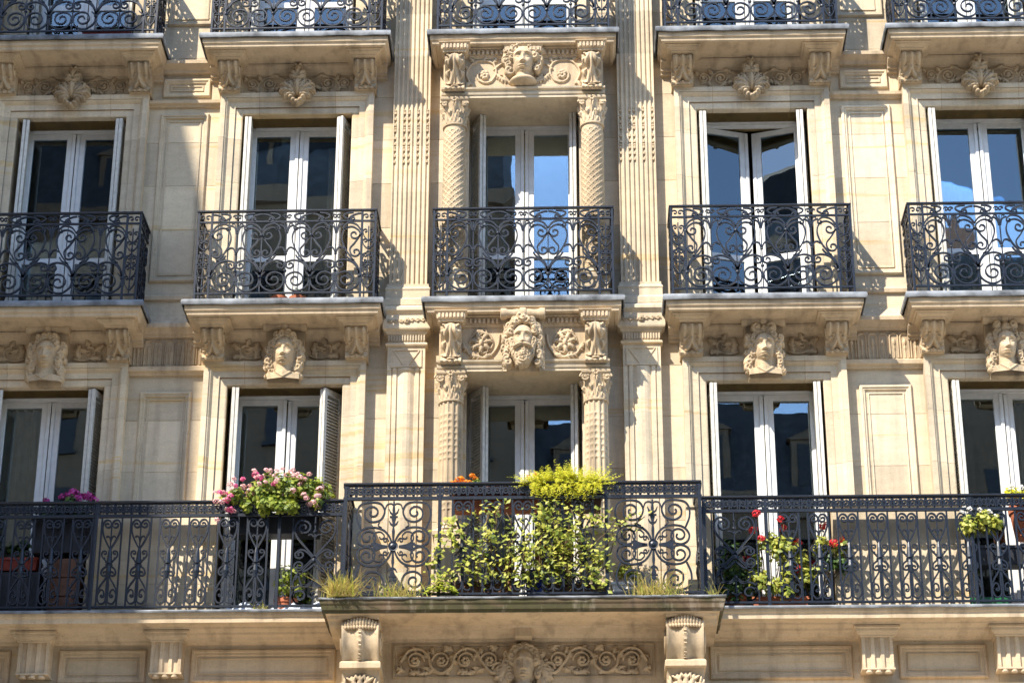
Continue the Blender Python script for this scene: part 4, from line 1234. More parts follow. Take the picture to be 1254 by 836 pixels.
# ------------------------------------------------------------------ ironwork
TH = 0.012     # thickness of the flat scroll bars front to back (half)
def lollipop(mb, x, z, r=0.014):
    mb.ell((x, 0, z), (r, r, r), 8, 5)
HZ = lambda h: 0.09 + 0.99 * h
def P2(pts, cx=0.0, sx=1):
    """picture-measured points of the small balcony pattern -> metres"""
    return [(cx + sx * (p[0] - 797) / 621.0, HZ((600 - p[1]) / 545.0)) for p in pts]
def heart(cx, sides=(-1, 1), w=0.015):
    mb = MB()
    for s in sides:
        f = lambda pts, c=None, turns=1.2, ccw=True: scroll(P2(pts, cx, s), P2([c], cx, s)[0] if c else None, turns, ccw if s > 0 else not ccw)
        n = lambda P: mb.flat(P, w, -TH, TH)
        n(f([(797, 488), (812, 430), (850, 380), (900, 310), (924, 240), (908, 185), (872, 168), (842, 172), (814, 190)], (840, 218), 1.15, True))
        n(f([(797, 215), (760 + 74, 270), (866, 310), (862, 345)], (828, 335), 1.1, False))
        n(f([(797, 495), (815, 440), (850, 400), (900, 384), (940, 390), (958, 402)], (930, 415), 1.1, False))
        n(f([(797, 498), (812, 550), (868, 584), (925, 572), (955, 530), (950, 488), (925, 468)], (890, 512), 1.35, True))
        n(P2(catmull([(835, 388), (860, 384), (880, 370), (895, 350)], 4), cx, s))
        n(f([(797, 190), (830, 152), (880, 140), (912, 160)], (900, 172), 0.9, False))
        n(f([(958, 205), (945, 165), (915, 150)], None))
        n(f([(958, 330), (945, 305), (925, 300), (905, 312)], None))
        # frieze arch and its little scroll
        n(P2(catmull([(797, 128), (860, 122), (905, 105), (915, 88), (890, 76), (850, 72)], 5), cx, s))
        n(f([(800, 78), (830, 82), (870, 100), (880, 118)], (858, 112), 1.0, False))
    lollipop(mb, cx, HZ(0.20), 0.024); lollipop(mb, cx, HZ(0.70), 0.020)
    for k in range(-2, 3):
        if (-1 in sides or k >= 0) and (1 in sides or k <= 0):
            mb.flat([(cx + 0.004 * k, HZ(0.215)), (cx + 0.026 * k, HZ(0.30 - 0.02 * abs(k)))], [0.016, 0.006], -TH, TH)
    return mb
def stem_mb(x):
    mb = MB().box(x - 0.006, x + 0.006, -0.008, 0.008, HZ(0.0), HZ(0.84))
    for h, r in ((0.475, 0.017), (0.27, 0.020), (0.34, 0.013), (0.145, 0.012)):
        lollipop(mb, x, HZ(h), r)
    mb.box(x - 0.022, x + 0.022, -0.014, 0.014, HZ(0.335), HZ(0.35)); mb.box(x - 0.022, x + 0.022, -0.014, 0.014, HZ(0.138), HZ(0.152))
    for s in (-1, 1):
        mb.flat(scroll([(x, HZ(0.74)), (x + s * 0.03, HZ(0.86) - .02), (x + s * 0.06, HZ(0.84))]), 0.009, -TH, TH)
        mb.flat(spiral((x + s * 0.022, HZ(0.925)), (x + s * 0.05, HZ(0.93)), 1.1, s > 0), 0.009, -TH, TH)
    return mb
def narrow_panel(x0, x1):
    """little stem with paired scrolls"""
    mb = MB(); c = (x0 + x1) / 2; hw = (x1 - x0) / 2 - 0.012
    mb.box(c - 0.006, c + 0.006, -0.008, 0.008, HZ(0.02), HZ(0.80))
    for s in (-1, 1):
        for h0, h1, tw in ((0.05, 0.20, 1), (0.18, 0.32, 1), (0.50, 0.38, -1), (0.52, 0.62, 1), (0.62, 0.74, 1)):
            zc = HZ(h1)
            P = catmull([(c, HZ(h0)), (c + s * hw * 0.75, HZ(h0 + (h1 - h0) * 0.45)), (c + s * hw, zc)], 5)
            mb.flat(P + spiral((c + s * hw * 0.55, zc), P[-1], 0.9, s * tw > 0, 0.3, 10)[1:], 0.010, -TH, TH)
        mb.flat(spiral((c + s * hw * 0.5, HZ(0.92)), (c + s * hw, HZ(0.90)), 1.0, s > 0), 0.010, -TH, TH)
        mb.flat(spiral((c + s * hw * 0.5, HZ(0.445)), (c + s * hw, HZ(0.445)), 1.0, s > 0), 0.010, -TH, TH)
    for h in (0.33, 0.55, 0.1): lollipop(mb, c, HZ(h), 0.013)
    return mb

def rot_side(mb, x, sx):
    """turn a panel drawn in x-z so that its x runs back to the wall from the corner post"""
    mb.v = [(x + sx * b, a, c) for a, b, c in mb.v]
    if sx > 0: mb.f = [f[::-1] for f in mb.f]
    return mb

IR = M['iron']
def small_railing():
    t = thing('balcony_railing', 'x', 'balcony railing', (0, 0, 0), 'scrolled iron railings of the small balconies')
    xs = [-0.955, -0.81, 0.79 + 0.02, 0.955]
    MB().box(-0.975, 0.975, -0.022, 0.022, HZ(0.985), HZ(0.985) + 0.022, 0.005).build('handrail', IR, t)
    for h in (0.855, -0.005):
        MB().box(-0.955, 0.955, -0.011, 0.011, HZ(h), HZ(h) + 0.02, 0.002).build('rail', IR, t)
    for x in xs:
        MB().box(x - 0.012, x + 0.012, -0.0125, 0.0125, 0.0, HZ(0.984), 0.002).build('post', IR, t)
    for cx, s in ((-0.801, (1,)), (-0.267, (-1, 1)), (0.267, (-1, 1)), (0.801, (-1,))):
        heart(cx, s).build('heart_scroll', IR, t)
        if len(s) == 2:
            MB().box(cx - 0.006, cx + 0.006, -0.008, 0.008, HZ(0.02), HZ(0.70)).build('stem', IR, t)
    for x in (-0.534, 0.0, 0.534):
        stem_mb(x).build('beaded_stem', IR, t)
    for a, b in ((-0.955, -0.81), (0.81, 0.955)):
        narrow_panel(a, b).build('end_panel', IR, t)
    for sx in (-1, 1):
        g = link('side_panel', None, t)
        X = sx * 0.955
        fr = MB().box(0.014, 0.47, -0.011, 0.011, HZ(-0.005), HZ(0.015)).box(0.014, 0.47, -0.0112, 0.0112, HZ(0.855), HZ(0.875)).box(0.222, 0.24, -0.011, 0.011, 0.0, HZ(0.984))
        fr.box(0.023, 0.47, -0.022, 0.022, HZ(0.985), HZ(0.985) + 0.021)
        rot_side(fr, X, sx).build('side_frame', IR, g)
        for a, b in ((0.012, 0.222), (0.24, 0.45)):
            rot_side(narrow_panel(a, b), X, sx).build('side_scroll', IR, g)
    return t
RAIL = small_railing()
RL = {(0, 1): 'dark iron scroll railing in full shade below the leftmost middle-row window',
      (1, 1): 'middle-row iron railing with terracotta pots behind it, above the curly haired carved head',
      (2, 1): 'iron scroll railing above the bearded stone head in the centre of the facade',
      (3, 1): 'iron scroll railing below the middle-row window that stands ajar',
      (4, 1): 'iron scroll railing cut by the right edge of the photo in the middle row',
      (0, 2): 'top-row iron railing at the left edge, red planter behind it',
      (1, 2): 'top-row iron railing just left of the left fluted pilaster',
      (2, 2): 'top-row iron railing above the carved bust between the two fluted pilasters',
      (3, 2): 'top-row iron railing just right of the right fluted pilaster',
      (4, 2): 'top-row iron railing at the right edge above a leaf palmette'}
first = True
for (i, r), lab in RL.items():
    o = RAIL if first else copy_tree(RAIL)
    first = False
    o.location = (BX[i], -0.47, FL[r] - 0.004)
    o['label'] = lab

# long first-floor railing: bands, balusters, scroll panels; z measured from the balcony floor
GZ0, GZ1, GZ2, GZ3 = 0.05, 1.035, 1.075, 1.185       # bottom rail, band rail, band, under handrail
def band(x0, x1):
    mb = MB(); n = max(1, round((x1 - x0) / 0.083)); p = (x1 - x0) / n; zc = (GZ2 + GZ3) / 2; hh = (GZ3 - GZ2) / 2
    for i in range(n):
        c = x0 + (i + 0.5) * p
        mb.flat([(c + 0.024 * math.cos(a), zc + 0.030 * math.sin(a)) for a in [2 * PI * k / 12 for k in range(13)]], 0.017, -0.016, 0.016)
        mb.ell((c, 0, zc), (0.014, 0.012, 0.014), 6, 4)
        for s in (-1, 1):
            for q in (-1, 1):
                mb.flat(catmull([(c + s * p * 0.5, zc + q * 0.004), (c + s * p * 0.36, zc + q * hh * 0.5), (c + s * p * 0.5, zc + q * hh)], 3), 0.015, -0.016, 0.016)
    return mb
def bh(zv): return 0.055 + (735 - zv) * 0.975 / 595.0
def bp(pts, s): return [(s * (p[0] - 1100) / 615.0, bh(p[1])) for p in pts]
def baluster_mb():
    mb = MB(); y = 0.011
    for s in (-1, 1):
        mb.box(s * 0.104 - 0.0085, s * 0.104 + 0.0085, -0.008, 0.008, GZ0, GZ1)
        sc = lambda pts, c=None, t=1.1, ccw=True: scroll(bp(pts, s), bp([c], s)[0] if c else None, t, ccw if s > 0 else not ccw)
        f = lambda P, w=0.012: mb.flat(P, w * 1.4, -y, y)
        f(sc([(1100, 352), (1128, 300), (1152, 240), (1156, 185), (1140, 155), (1118, 155), (1104, 172)], (1126, 184), 1.05, True))
        f(sc([(1100, 300), (1108, 270), (1122, 262), (1130, 272)]), 0.009)
        f(sc([(1100, 448), (1126, 425), (1148, 395), (1146, 368), (1130, 362)], (1132, 376), 0.7, True), 0.010)
        f(sc([(1104, 462), (1120, 470), (1140, 488), (1146, 512)], (1124, 512), 1.05, False), 0.012)
        f(sc([(1106, 480), (1112, 540), (1138, 585), (1156, 620)]), 0.012)
        f(sc([(1156, 620), (1158, 680), (1142, 712), (1120, 712), (1106, 690), (1106, 600), (1102, 545)]), 0.011)
        f(sc([(1157, 650), (1140, 622), (1122, 632), (1118, 662)], (1130, 662), 0.9, True), 0.010)
        lollipop(mb, s * 0.03, bh(435), 0.013); lollipop(mb, s * 0.052, bh(410), 0.012)
    z = lambda v: bh(v)
    mb.lathe([(0.009, z(340)), (0.015, z(352)), (0.022, z(380)), (0.028, z(430)), (0.030, z(448)), (0.018, z(450))], n=8)
    mb.box(-0.036, 0.036, -0.016, 0.016, z(462), z(450), 0.003)
    mb.lathe([(0.018, z(545)), (0.03, z(500)), (0.022, z(463))], n=8)
    mb.box(-0.0065, 0.0065, -0.007, 0.007, z(345), z(196))
    mb.box(-0.007, 0.007, -0.0072, 0.0072, GZ0, z(544))
    lollipop(mb, 0, z(196), 0.012)
    return mb
BALM = baluster_mb().mesh('baluster_scroll', IR)

def rosette_panel():
    """wide panel: rosette, four C scrolls, four corner scrolls; centre x=0, half width .375"""
    mb = MB()
    def q(pts, sx, sz): return [(sx * (p[0] - 345) / 620.0, 0.545 + sz * (475 - p[1]) * 0.93 / 580.0) for p in pts]
    for sx in (-1, 1):
        for sz in (-1, 1):
            ccw = (sx * sz > 0)
            sc = lambda pts, c=None, t=1.2, d=True, e=.22: scroll(q(pts, sx, sz), q([c], sx, sz)[0] if c else None, t, d if ccw else not d, e)
            f = lambda P, w: mb.flat(P, w, -0.013, 0.013)
            f(sc([(350, 460), (372, 405), (410, 365), (470, 348), (530, 360), (566, 405), (558, 450), (520, 472), (480, 466)], (505, 415), 1.3, False), 0.018)
            f(sc([(380, 472), (430, 462), (462, 440), (470, 415), (458, 385), (425, 378), (402, 398)], (420, 410), 0.6, True, 0.4), 0.012)
            f(sc([(546, 360), (570, 300), (572, 240), (545, 195), (480, 182), (425, 195), (402, 245), (425, 298), (478, 312), (518, 288), (524, 252)], (476, 252), 1.15, True), 0.018)
            f(sc([(402, 240), (388, 200), (362, 192), (352, 200)], None), 0.012)
            f(sc([(418, 350), (440, 335), (432, 315)], None), 0.010)
            f(sc([(372, 440), (385, 420), (402, 425)], (392, 434), 0.8, False), 0.011)
            f(q([(380, 474), (470, 474 - 4)], sx, sz), [0.02, 0.03]); f(q([(400, 474), (480, 455)], sx, sz), [0.01, 0.022])
    mb.rings([[(rr_ * math.cos(a), y, 0.545 + rr_ * math.sin(a)) for a in [2 * PI * k / 16 for k in range(16)]] for rr_, y in ((0.05, -0.012), (0.05, -0.024), (0.03, -0.02), (0.028, -0.03), (0.012, -0.036))], True, True, True)
    for sz in (-1, 1):
        z = lambda d: 0.545 + sz * d
        mb.flat([(0, z(0.05)), (0, z(0.16)), (0, z(0.21))], [0.016, 0.03, 0.014], -0.014, 0.014)
        mb.flat([(0, z(0.21)), (0, z(0.25)), (0, z(0.30)), (0, z(0.31))], [0.014, 0.024, 0.05, 0.02], -0.014, 0.014)
        mb.flat([(-0.04, z(0.315)), (0.04, z(0.315))], 0.014, -0.014, 0.014)
        mb.flat([(0, z(0.32)), (0, z(0.38)), (0, z(0.42)), (0, z(0.475))], [0.014, 0.03, 0.02, 0.016], -0.014, 0.014)
        for s in (-1, 1):
            mb.flat([(0, z(0.33)), (s * 0.035, z(0.36)), (s * 0.05, z(0.40))], [0.02, 0.016, 0.006], -0.012, 0.012)
            mb.flat([(0, z(0.22)), (s * 0.03, z(0.24)), (s * 0.045, z(0.27))], [0.02, 0.016, 0.006], -0.012, 0.012)
    return mb
ROSM = rosette_panel().mesh('rosette_panel', IR)
def cross_panel():
    """narrow panel with hearts above and below a diagonal cross, half width .225"""
    mb = MB()
    f = lambda P, w=0.013: mb.flat(P, w * 1.35, -0.012, 0.012)
    for s in (-1, 1):
        sp = lambda pts, c=None, t=1.2, ccw=True: scroll([(s * a, b) for a, b in pts], (s * c[0], c[1]) if c else None, t, ccw if s > 0 else not ccw)
        f(sp([(-0.16, 0.40), (0.0, 0.58), (0.10, 0.70), (0.19, 0.82), (0.20, 0.92), (0.15, 0.985), (0.08, 0.97)], (0.115, 0.905), 1.3, True))
        f(sp([(-0.19, 0.33), (-0.10, 0.45), (0.0, 0.555), (0.08, 0.64), (0.14, 0.66), (0.195, 0.62)], (0.145, 0.61), 1.2, False))
        f(sp([(0.0, 0.50), (0.08, 0.43), (0.15, 0.42), (0.20, 0.47)], (0.15, 0.485), 1.2, True))
        f(sp([(0.0, 0.33), (0.07, 0.27), (0.13, 0.30), (0.16, 0.40), (0.205, 0.30), (0.19, 0.18)]), 0.011)
        f(sp([(0.015, 0.30), (0.06, 0.26), (0.12, 0.27), (0.19, 0.24), (0.205, 0.15), (0.17, 0.08), (0.10, 0.07)], (0.13, 0.155), 1.3, True))
        f(sp([(0.0, 0.80), (0.04, 0.83), (0.07, 0.82)], None), 0.01)
        f(sp([(0.0, 0.12), (0.035, 0.155), (0.05, 0.15)], None), 0.01)
        mb.box(s * 0.225 - 0.007, s * 0.225 + 0.007, -0.009, 0.009, GZ0, GZ1)
    mb.box(-0.006, 0.006, -0.008, 0.008, 0.58, GZ1); mb.box(-0.006, 0.006, -0.008, 0.008, GZ0, 0.35)
    for z, r in ((0.545, 0.03), (0.86, 0.022), (0.18, 0.02), (0.95, 0.014), (0.33, 0.02)):
        mb.ell((0, 0, z), (r, 0.022, r), 8, 5)
    return mb
CRM = cross_panel().mesh('cross_panel', IR)

def long_railing(name, label, y, x0, x1, posts, bal, ros=(), crs=(), returns=()):
    t = thing(name, label, 'balcony railing', (0, y, 9.016 if y > -0.5 else 8.972))
    if y > -0.5: t.scale.z = 0.968
    MB().box(x0, x1, -0.032, 0.032, GZ3 + 0.008, GZ3 + 0.032, 0.007).build('handrail', IR, t)
    MB().box(x0, x1, -0.013, 0.013, GZ3 - 0.004, GZ3 + 0.0075).build('rail', IR, t)
    MB().box(x0, x1, -0.014, 0.014, GZ1, GZ2 - 0.004, 0.003).build('rail', IR, t)
    MB().box(x0, x1, -0.013, 0.013, GZ0 - 0.012, GZ0 + 0.012, 0.003).build('rail', IR, t)
    for x in posts:
        MB().box(x - 0.017, x + 0.017, -0.018, 0.018, -0.004, GZ3 + 0.0075, 0.003).build('post', IR, t)
    px = sorted(set([x0] + list(posts) + [x1]))
    for a, b in zip(px[:-1], px[1:]):
        if b - a > 0.12: band(a + 0.02, b - 0.02).build('frieze_band', IR, t)
    for x in bal: link('baluster_scroll', BALM, t, (x, 0, 0))
    for x in ros: link('rosette_panel', ROSM, t, (x, 0, 0))
    for x in crs: link('cross_panel', CRM, t, (x, 0, 0))
    for sx, X, D in returns:
        g = link('side_panel', None, t)
        for y0_, y1_, z0_, z1_, nm in ((-0.0125, 0.0125, GZ0 - 0.01, GZ0 + 0.01, 'side_rail'), (-0.0135, 0.0135, GZ1, GZ2 - 0.005, 'side_rail'), (-0.031, 0.031, GZ3 + 0.009, GZ3 + 0.031, 'side_handrail')):
            rot_side(MB().box(0.033, D, y0_, y1_, z0_, z1_), X, sx).build(nm, IR, g)
        rot_side(band(0.03, D), X, sx).build('side_frieze', IR, g)
        for q_ in (0.27, 0.75):
            rot_side(baluster_mb().move((D * q_ + 0.02, 0, 0)), X, sx).build('baluster_scroll', IR, g)
    return t
long_railing('balcony_railing', 'tall iron railing of the projecting centre balcony with round rosette panels and creeper', -0.85, -1.79, 1.79,
             [-1.765, -0.822, 0.835, 1.765], [-0.59, -0.292, 0.006, 0.304, 0.602], [-1.28, 1.295], [], [(-1, -1.765, 0.70), (1, 1.765, 0.70)])
long_railing('balcony_railing', 'long iron railing of the left balcony, mostly in shade, pink geraniums over it', -0.39, -7.1, -1.80,
             [-6.6, -4.36, -2.481, -1.83], [-3.004 - 0.298 * k for k in range(0, 13) if abs(-3.004 - 0.298 * k + 4.36) > 0.02] + [-2.704], [], [-2.115], [])
long_railing('balcony_railing', 'long sunlit iron railing of the right balcony with red geraniums behind it', -0.39, 1.80, 7.1,
             [1.83, 2.455, 4.52, 6.7], [2.685 + 0.298 * k for k in range(0, 14)], [], [2.13], [])

# ------------------------------------------------------------------ curtains
def curtain(b, r, x0, x1, y, z0, z1, m, label):
    n = 60; rr = []
    q = random.Random(int(x0 * 100))
    ph = q.random() * 6
    for k in range(5):
        z = z0 + (z1 - z0) * k / 4; row = []
        for i in range(n + 1):
            x = x0 + (x1 - x0) * i / n
            row.append((x, y + 0.03 * math.sin(x * 62 + ph + 0.4 * k) + 0.012 * math.sin(x * 141 + k), z))
        rr.append(row + [(p[0], p[1] + 0.004, p[2]) for p in row[::-1]])
    tag(MB().rings(rr, True, True, True).build('curtain', m, None, (b, 0, 0), 60), label, 'curtain')
curtain(BX[0], 0, -0.56, -0.16, 0.52, F0 + 0.05, 11.60, 'curtain', 'beige curtain hanging inside the lower window at the left edge of the photo')
curtain(BX[0], 1, -0.55, -0.25, 0.50, F1 + 0.05, 14.88, 'sheer', 'pale curtain behind the left pane of the leftmost middle-row window')
curtain(BX[4], 1, -0.56, 0.56, 0.40, F1 + 0.05, 14.88, 'sheer', 'sheer bluish curtain across the middle-row window at the right edge')
curtain(BX[4], 0, 0.0, 0.5, 0.60, F0 + 0.05, 11.60, 'curtain', 'beige curtain inside the lower window at the right edge of the photo')
curtain(BX[1], 1, 0.30, 0.56, 0.56, F1 + 0.05, 14.88, 'curtain', 'beige curtain behind the right pane of the window above the terracotta pots')

# ------------------------------------------------------------------ plants
def leafcard(mb, p, nrm, up, s, wr_=0.9):
    """one small folded leaf: four corners and a raised midrib"""
    nrm.normalize(); a = up.cross(nrm)
    if a.length < 1e-3: a = Vector((1, 0, 0)).cross(nrm)
    a.normalize(); c = nrm.cross(a)
    q = [p - c * s * 0.5, p + a * s * 0.42 * wr_ - nrm * s * 0.10, p + c * s * 0.12 + a * s * 0.30 * wr_ - nrm * s * 0.06, p + c * s * 0.55, p - a * s * 0.30 * wr_ + c * s * 0.12 - nrm * s * 0.06, p - a * s * 0.42 * wr_ - nrm * s * 0.10]
    mb.add(q, [(0, 1, 2, 3), (0, 3, 4, 5)])

def cloud(seed, n, c, r, s, clumps=9, flat=1.0, mb=None):
    """leaves gathered in clumps through an ellipsoid"""
    q = random.Random(seed); mb = mb or MB()
    C = []
    for _ in range(clumps):
        while True:
            v = Vector((q.uniform(-1, 1), q.uniform(-1, 1), q.uniform(-1, 1)))
            if v.length < 1: break
        C.append(Vector((c[0] + v.x * r[0] * 0.8, c[1] + v.y * r[1] * 0.8, c[2] + v.z * r[2] * 0.8)))
    rm = 0.68 * min(r[0], max(r[1], r[2]), 0.35)
    for i in range(n):
        k = C[i % clumps]
        d = Vector((q.gauss(0, 1), q.gauss(0, 1), q.gauss(0, 1))); d.normalize()
        p = k + d * rm * q.uniform(0.35, 1.05)
        nn = Vector((d.x + q.uniform(-.5, .5), d.y - 0.35 + q.uniform(-.5, .5), d.z + 0.55))
        leafcard(mb, p, nn, Vector((q.uniform(-1, 1), q.uniform(-1, 1), q.uniform(-0.6, 1))), s * q.uniform(0.65, 1.3))
    return mb, C

def flower_mesh(m, r=0.042, n=34, seed=1, ps=0.022):
    q = random.Random(seed); mb = MB()
    for i in range(n):
        d = Vector((q.gauss(0, 1), q.gauss(0, 1), q.gauss(0, 1) + 0.25)); d.normalize()
        leafcard(mb, Vector((d.x * r, d.y * r, d.z * r * 0.75)) * q.uniform(0.8, 1.05), d + Vector((q.uniform(-.4, .4), q.uniform(-.4, .4), q.uniform(-.4, .4))), Vector((q.uniform(-1, 1), q.uniform(-1, 1), 0.3)), ps * q.uniform(0.8, 1.4), 1.2)
    return mb.mesh('flower_head', m)
FLW = {k: flower_mesh(k, r, n, i, p) for i, (k, r, n, p) in enumerate((('pink', 0.045, 40, 0.024), ('hotpink', 0.048, 46, 0.026), ('magenta', 0.046, 40, 0.024), ('red', 0.05, 46, 0.026), ('orange', 0.034, 30, 0.026), ('whitepetal', 0.04, 30, 0.022)))}

def box_planter(t, m, x0, x1, y0, y1, z0, z1, name='planter'):
    """tapered trough with a rim and soil"""
    mb = MB(); i = 0.018
    mb.rings([[(x0 + a, y0 + a, z), (x1 - a, y0 + a, z), (x1 - a, y1 - a, z), (x0 + a, y1 - a, z)] for a, z in ((i + 0.004, z0), (i, z0 + 0.006), (0.006, z1 - 0.03), (-0.006, z1 - 0.028), (-0.006, z1), (0.006, z1), (0.012, z1 - 0.03))], True, True, True)
    o = mb.build(name, m, t)
    MB().box(x0 + 0.012, x1 - 0.012, y0 + 0.012, y1 - 0.012, z1 - 0.04, z1 - 0.02).build('soil', 'soil', t)
    return o
def round_pot(t, m, x, y, z, r, h, name='pot'):
    mb = MB().lathe([(r * 0.68, z), (r * 0.72, z + 0.005), (r * 0.92, z + h * 0.76), (r, z + h * 0.77), (r * 1.03, z + h), (r * 0.93, z + h), (r * 0.9, z + h * 0.9)], x, y, 24)
    mb.build(name, m, t, smooth=35)
def stalks(t, pts, m='twig', r=0.004):
    mb = MB()
    for a, b, bend in pts:
        mid = (Vector(a) + Vector(b)) / 2 + Vector(bend)
        mb.tube([a, tuple(mid), b], r, 4)
    mb.build('stems', m, t)
def heads(t, m, pts, s=1.0, seed=1):
    q = random.Random(seed)
    for p in pts:
        o = link('flower_head', FLW[m], t, p, (q.uniform(-.5, .5), q.uniform(-.5, .5), q.uniform(0, 6)))
        k = s * q.uniform(0.8, 1.15); o.scale = (k, k, k)
def foliage(t, mb, m):
    o = mb.build('foliage', m, t); o['kind'] = 'stuff'; return o

# pink geraniums over the left railing
t = thing('potted_geranium', 'big mound of pink geraniums spilling over the left railing', 'potted plant')
box_planter(t, 'darkbox', -3.02, -2.08, -0.47, -0.25, 9.80, 10.02)
mb, C = cloud(21, 2300, (-2.45, -0.54, 10.22), (0.50, 0.16, 0.17), 0.062, 26)
cloud(22, 760, (-2.97, -0.58, 10.13), (0.18, 0.11, 0.08), 0.055, 6, mb=mb)
cloud(23, 1000, (-2.50, -0.64, 10.05), (0.48, 0.08, 0.10), 0.055, 14, mb=mb)
cloud(24, 480, (-2.12, -0.54, 10.16), (0.14, 0.11, 0.12), 0.055, 6, mb=mb)
foliage(t, mb, 'leaf')
q = random.Random(5)
heads(t, 'pink', [(q.uniform(-3.12, -2.05), -0.52 + q.uniform(-0.2, 0.05), 0) for _ in range(0)], 1)
pp = []
for k in range(120):
    x = q.uniform(-3.14, -2.04); top = 10.40 - 0.9 * max(0, abs(x + 2.5) - 0.25) ** 1.4
    pp.append((x, -0.66 + q.uniform(-0.10, 0.10), top - 0.34 * q.random() ** 1.5))
heads(t, 'pink', pp[:70], 0.72, 1); heads(t, 'hotpink', pp[70:84], 0.75, 2)

# magenta geranium in the shaded corner
t = thing('potted_geranium', 'magenta geranium in a dark trough behind the shaded left end of the railing', 'potted plant')
box_planter(t, 'darkbox', -5.05, -4.42, -0.46, -0.22, 9.62, 9.98)
mb, C = cloud(31, 620, (-4.62, -0.36, 10.13), (0.18, 0.13, 0.09), 0.06, 8)
cloud(32, 200, (-4.93, -0.36, 10.08), (0.14, 0.1, 0.05), 0.055, 4, mb=mb)
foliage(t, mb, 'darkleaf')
heads(t, 'magenta', [(-4.70, -0.42, 10.25), (-4.63, -0.44, 10.26), (-4.50, -0.42, 10.24), (-4.44, -0.40, 10.20), (-4.93, -0.42, 10.19), (-4.56, -0.36, 10.25), (-4.76, -0.44, 10.22), (-4.60, -0.46, 10.20), (-4.67, -0.40, 10.30)], 1.15)
t = thing('planter', 'red oblong planter with dark leaves in the shade at the left edge', 'planter')
box_planter(t, 'redbox', -5.62, -4.98, -0.36, -0.12, 9.47, 9.60)
MB().box(-5.6, -4.95, -0.34, -0.14, 8.95, 9.449).build('stand', 'darkbox', t)
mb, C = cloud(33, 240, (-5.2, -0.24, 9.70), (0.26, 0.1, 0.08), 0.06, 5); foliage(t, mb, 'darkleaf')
t = thing('wooden_crate', 'brown wooden box on the floor of the shaded left balcony', 'crate')
for z0, z1 in ((8.95, 9.14), (9.15, 9.34), (9.35, 9.55)):
    MB().box(-4.82, -4.50, -0.46, -0.44, z0, z1, 0.004).build('plank', 'crate', t)
    MB().box(-4.82, -4.50, -0.20, -0.18, z0, z1, 0.004).build('plank', 'crate', t)
for x in (-4.80, -4.52): MB().box(x - 0.012, x + 0.012, -0.439, -0.201, 8.95, 9.55, 0.003).build('side', 'crate', t)

# shrub and plastic sheet under the pink geraniums
t = thing('potted_shrub', 'small brownish shrub on the balcony floor below the pink geraniums', 'potted plant')
round_pot(t, 'terracotta', -2.42, -0.30, 8.938, 0.12, 0.2)
mb, C = cloud(41, 320, (-2.42, -0.34, 9.34), (0.17, 0.12, 0.16), 0.05, 7); foliage(t, mb, 'leaf')
stalks(t, [((-2.42, -0.30, 9.10), (c.x, c.y, c.z), (0, 0, 0.03)) for c in C])
sh = MB(); q = random.Random(8); rr = []
for i in range(20):
    x = -2.98 + i * 0.05
    rr.append([(x + q.uniform(-.02, .02), -0.49 + 0.055 * k, 8.945 + (0.11 if 0 < k < 5 else 0.0) * q.uniform(0.3, 1.2) + 0.004) for k in range(6)] + [(x, -0.21, 8.940), (x, -0.49, 8.940)])
tag(sh.rings(rr, True, True, True).build('plastic_sheet', 'sheet'), 'crumpled pale plastic sheet lying on the floor of the left balcony', 'sheet')

# centre balcony: troughs on the rail, creeper, pots, tufts
t = thing('planter', 'brown trough with orange flowers behind the centre rail', 'planter')
box_planter(t, 'terracotta', -0.70, 0.16, -0.90, -0.70, 9.88, 10.06)
mb, C = cloud(51, 260, (-0.54, -0.84, 10.14), (0.17, 0.08, 0.05), 0.045, 5)
cloud(52, 120, (-0.05, -0.84, 10.10), (0.2, 0.08, 0.04), 0.04, 4, mb=mb); foliage(t, mb, 'leaf')
q = random.Random(4)
heads(t, 'orange', [(-0.70 + 0.028 * k, -0.86 + q.uniform(-.05, .03), 10.17 + q.uniform(-0.02, 0.075)) for k in range(9)] + [(-0.36, -0.86, 10.14)], 0.95)
t = thing('planter', 'trough with feathery yellow green foliage overhanging the centre rail', 'planter')
box_planter(t, 'brownbox', 0.20, 0.80, -0.90, -0.70, 9.88, 10.06)
mb = MB(); q = random.Random(6)
for k in range(760):
    a = Vector((q.uniform(0.12, 0.76), -0.86 + q.uniform(-0.06, 0.10), 10.08 + q.uniform(0, .04)))
    x_ = (a.x - 0.45) / 0.34
    d = Vector((x_ * 0.10 + q.gauss(0, 0.07), -0.07 + q.gauss(0, 0.07), q.uniform(0.07, 0.255) * (1 - 0.45 * x_ * x_)))
    if k % 5 == 0: d = Vector((q.gauss(0, 0.06), -0.17 - q.random() * 0.08, q.uniform(-0.02, 0.12)))
    dr = q.uniform(0.02, 0.12) if k % 5 else q.uniform(0.12, 0.2)
    for i in range(11):
        u = (i + 1) / 11
        p = a + d * u + Vector((0, -0.03 * u * u, -dr * u * u))
        for s in (-1, 1):
            leafcard(mb, p + Vector((s * 0.012 * q.random(), q.uniform(-.012, .012), 0.008 * q.random())), Vector((q.uniform(-1, 1), -0.7, q.uniform(0, 1.2))), Vector((s * 0.8, q.uniform(-.4, .4), 0.7)), 0.036 * (1.25 - 0.6 * u), 0.45)
foliage(t, mb, 'feather')
heads(t, 'red', [(0.06, -0.86, 10.24), (0.13, -0.86, 10.26), (0.17, -0.84, 10.22), (0.09, -0.84, 10.20)], 0.5)
stalks(t, [((0.24, -0.82, 10.05), (p[0], -0.85, p[1]), (0.02, 0, 0.05)) for p in ((0.06, 10.24), (0.13, 10.26), (0.17, 10.22))], 'leaf')

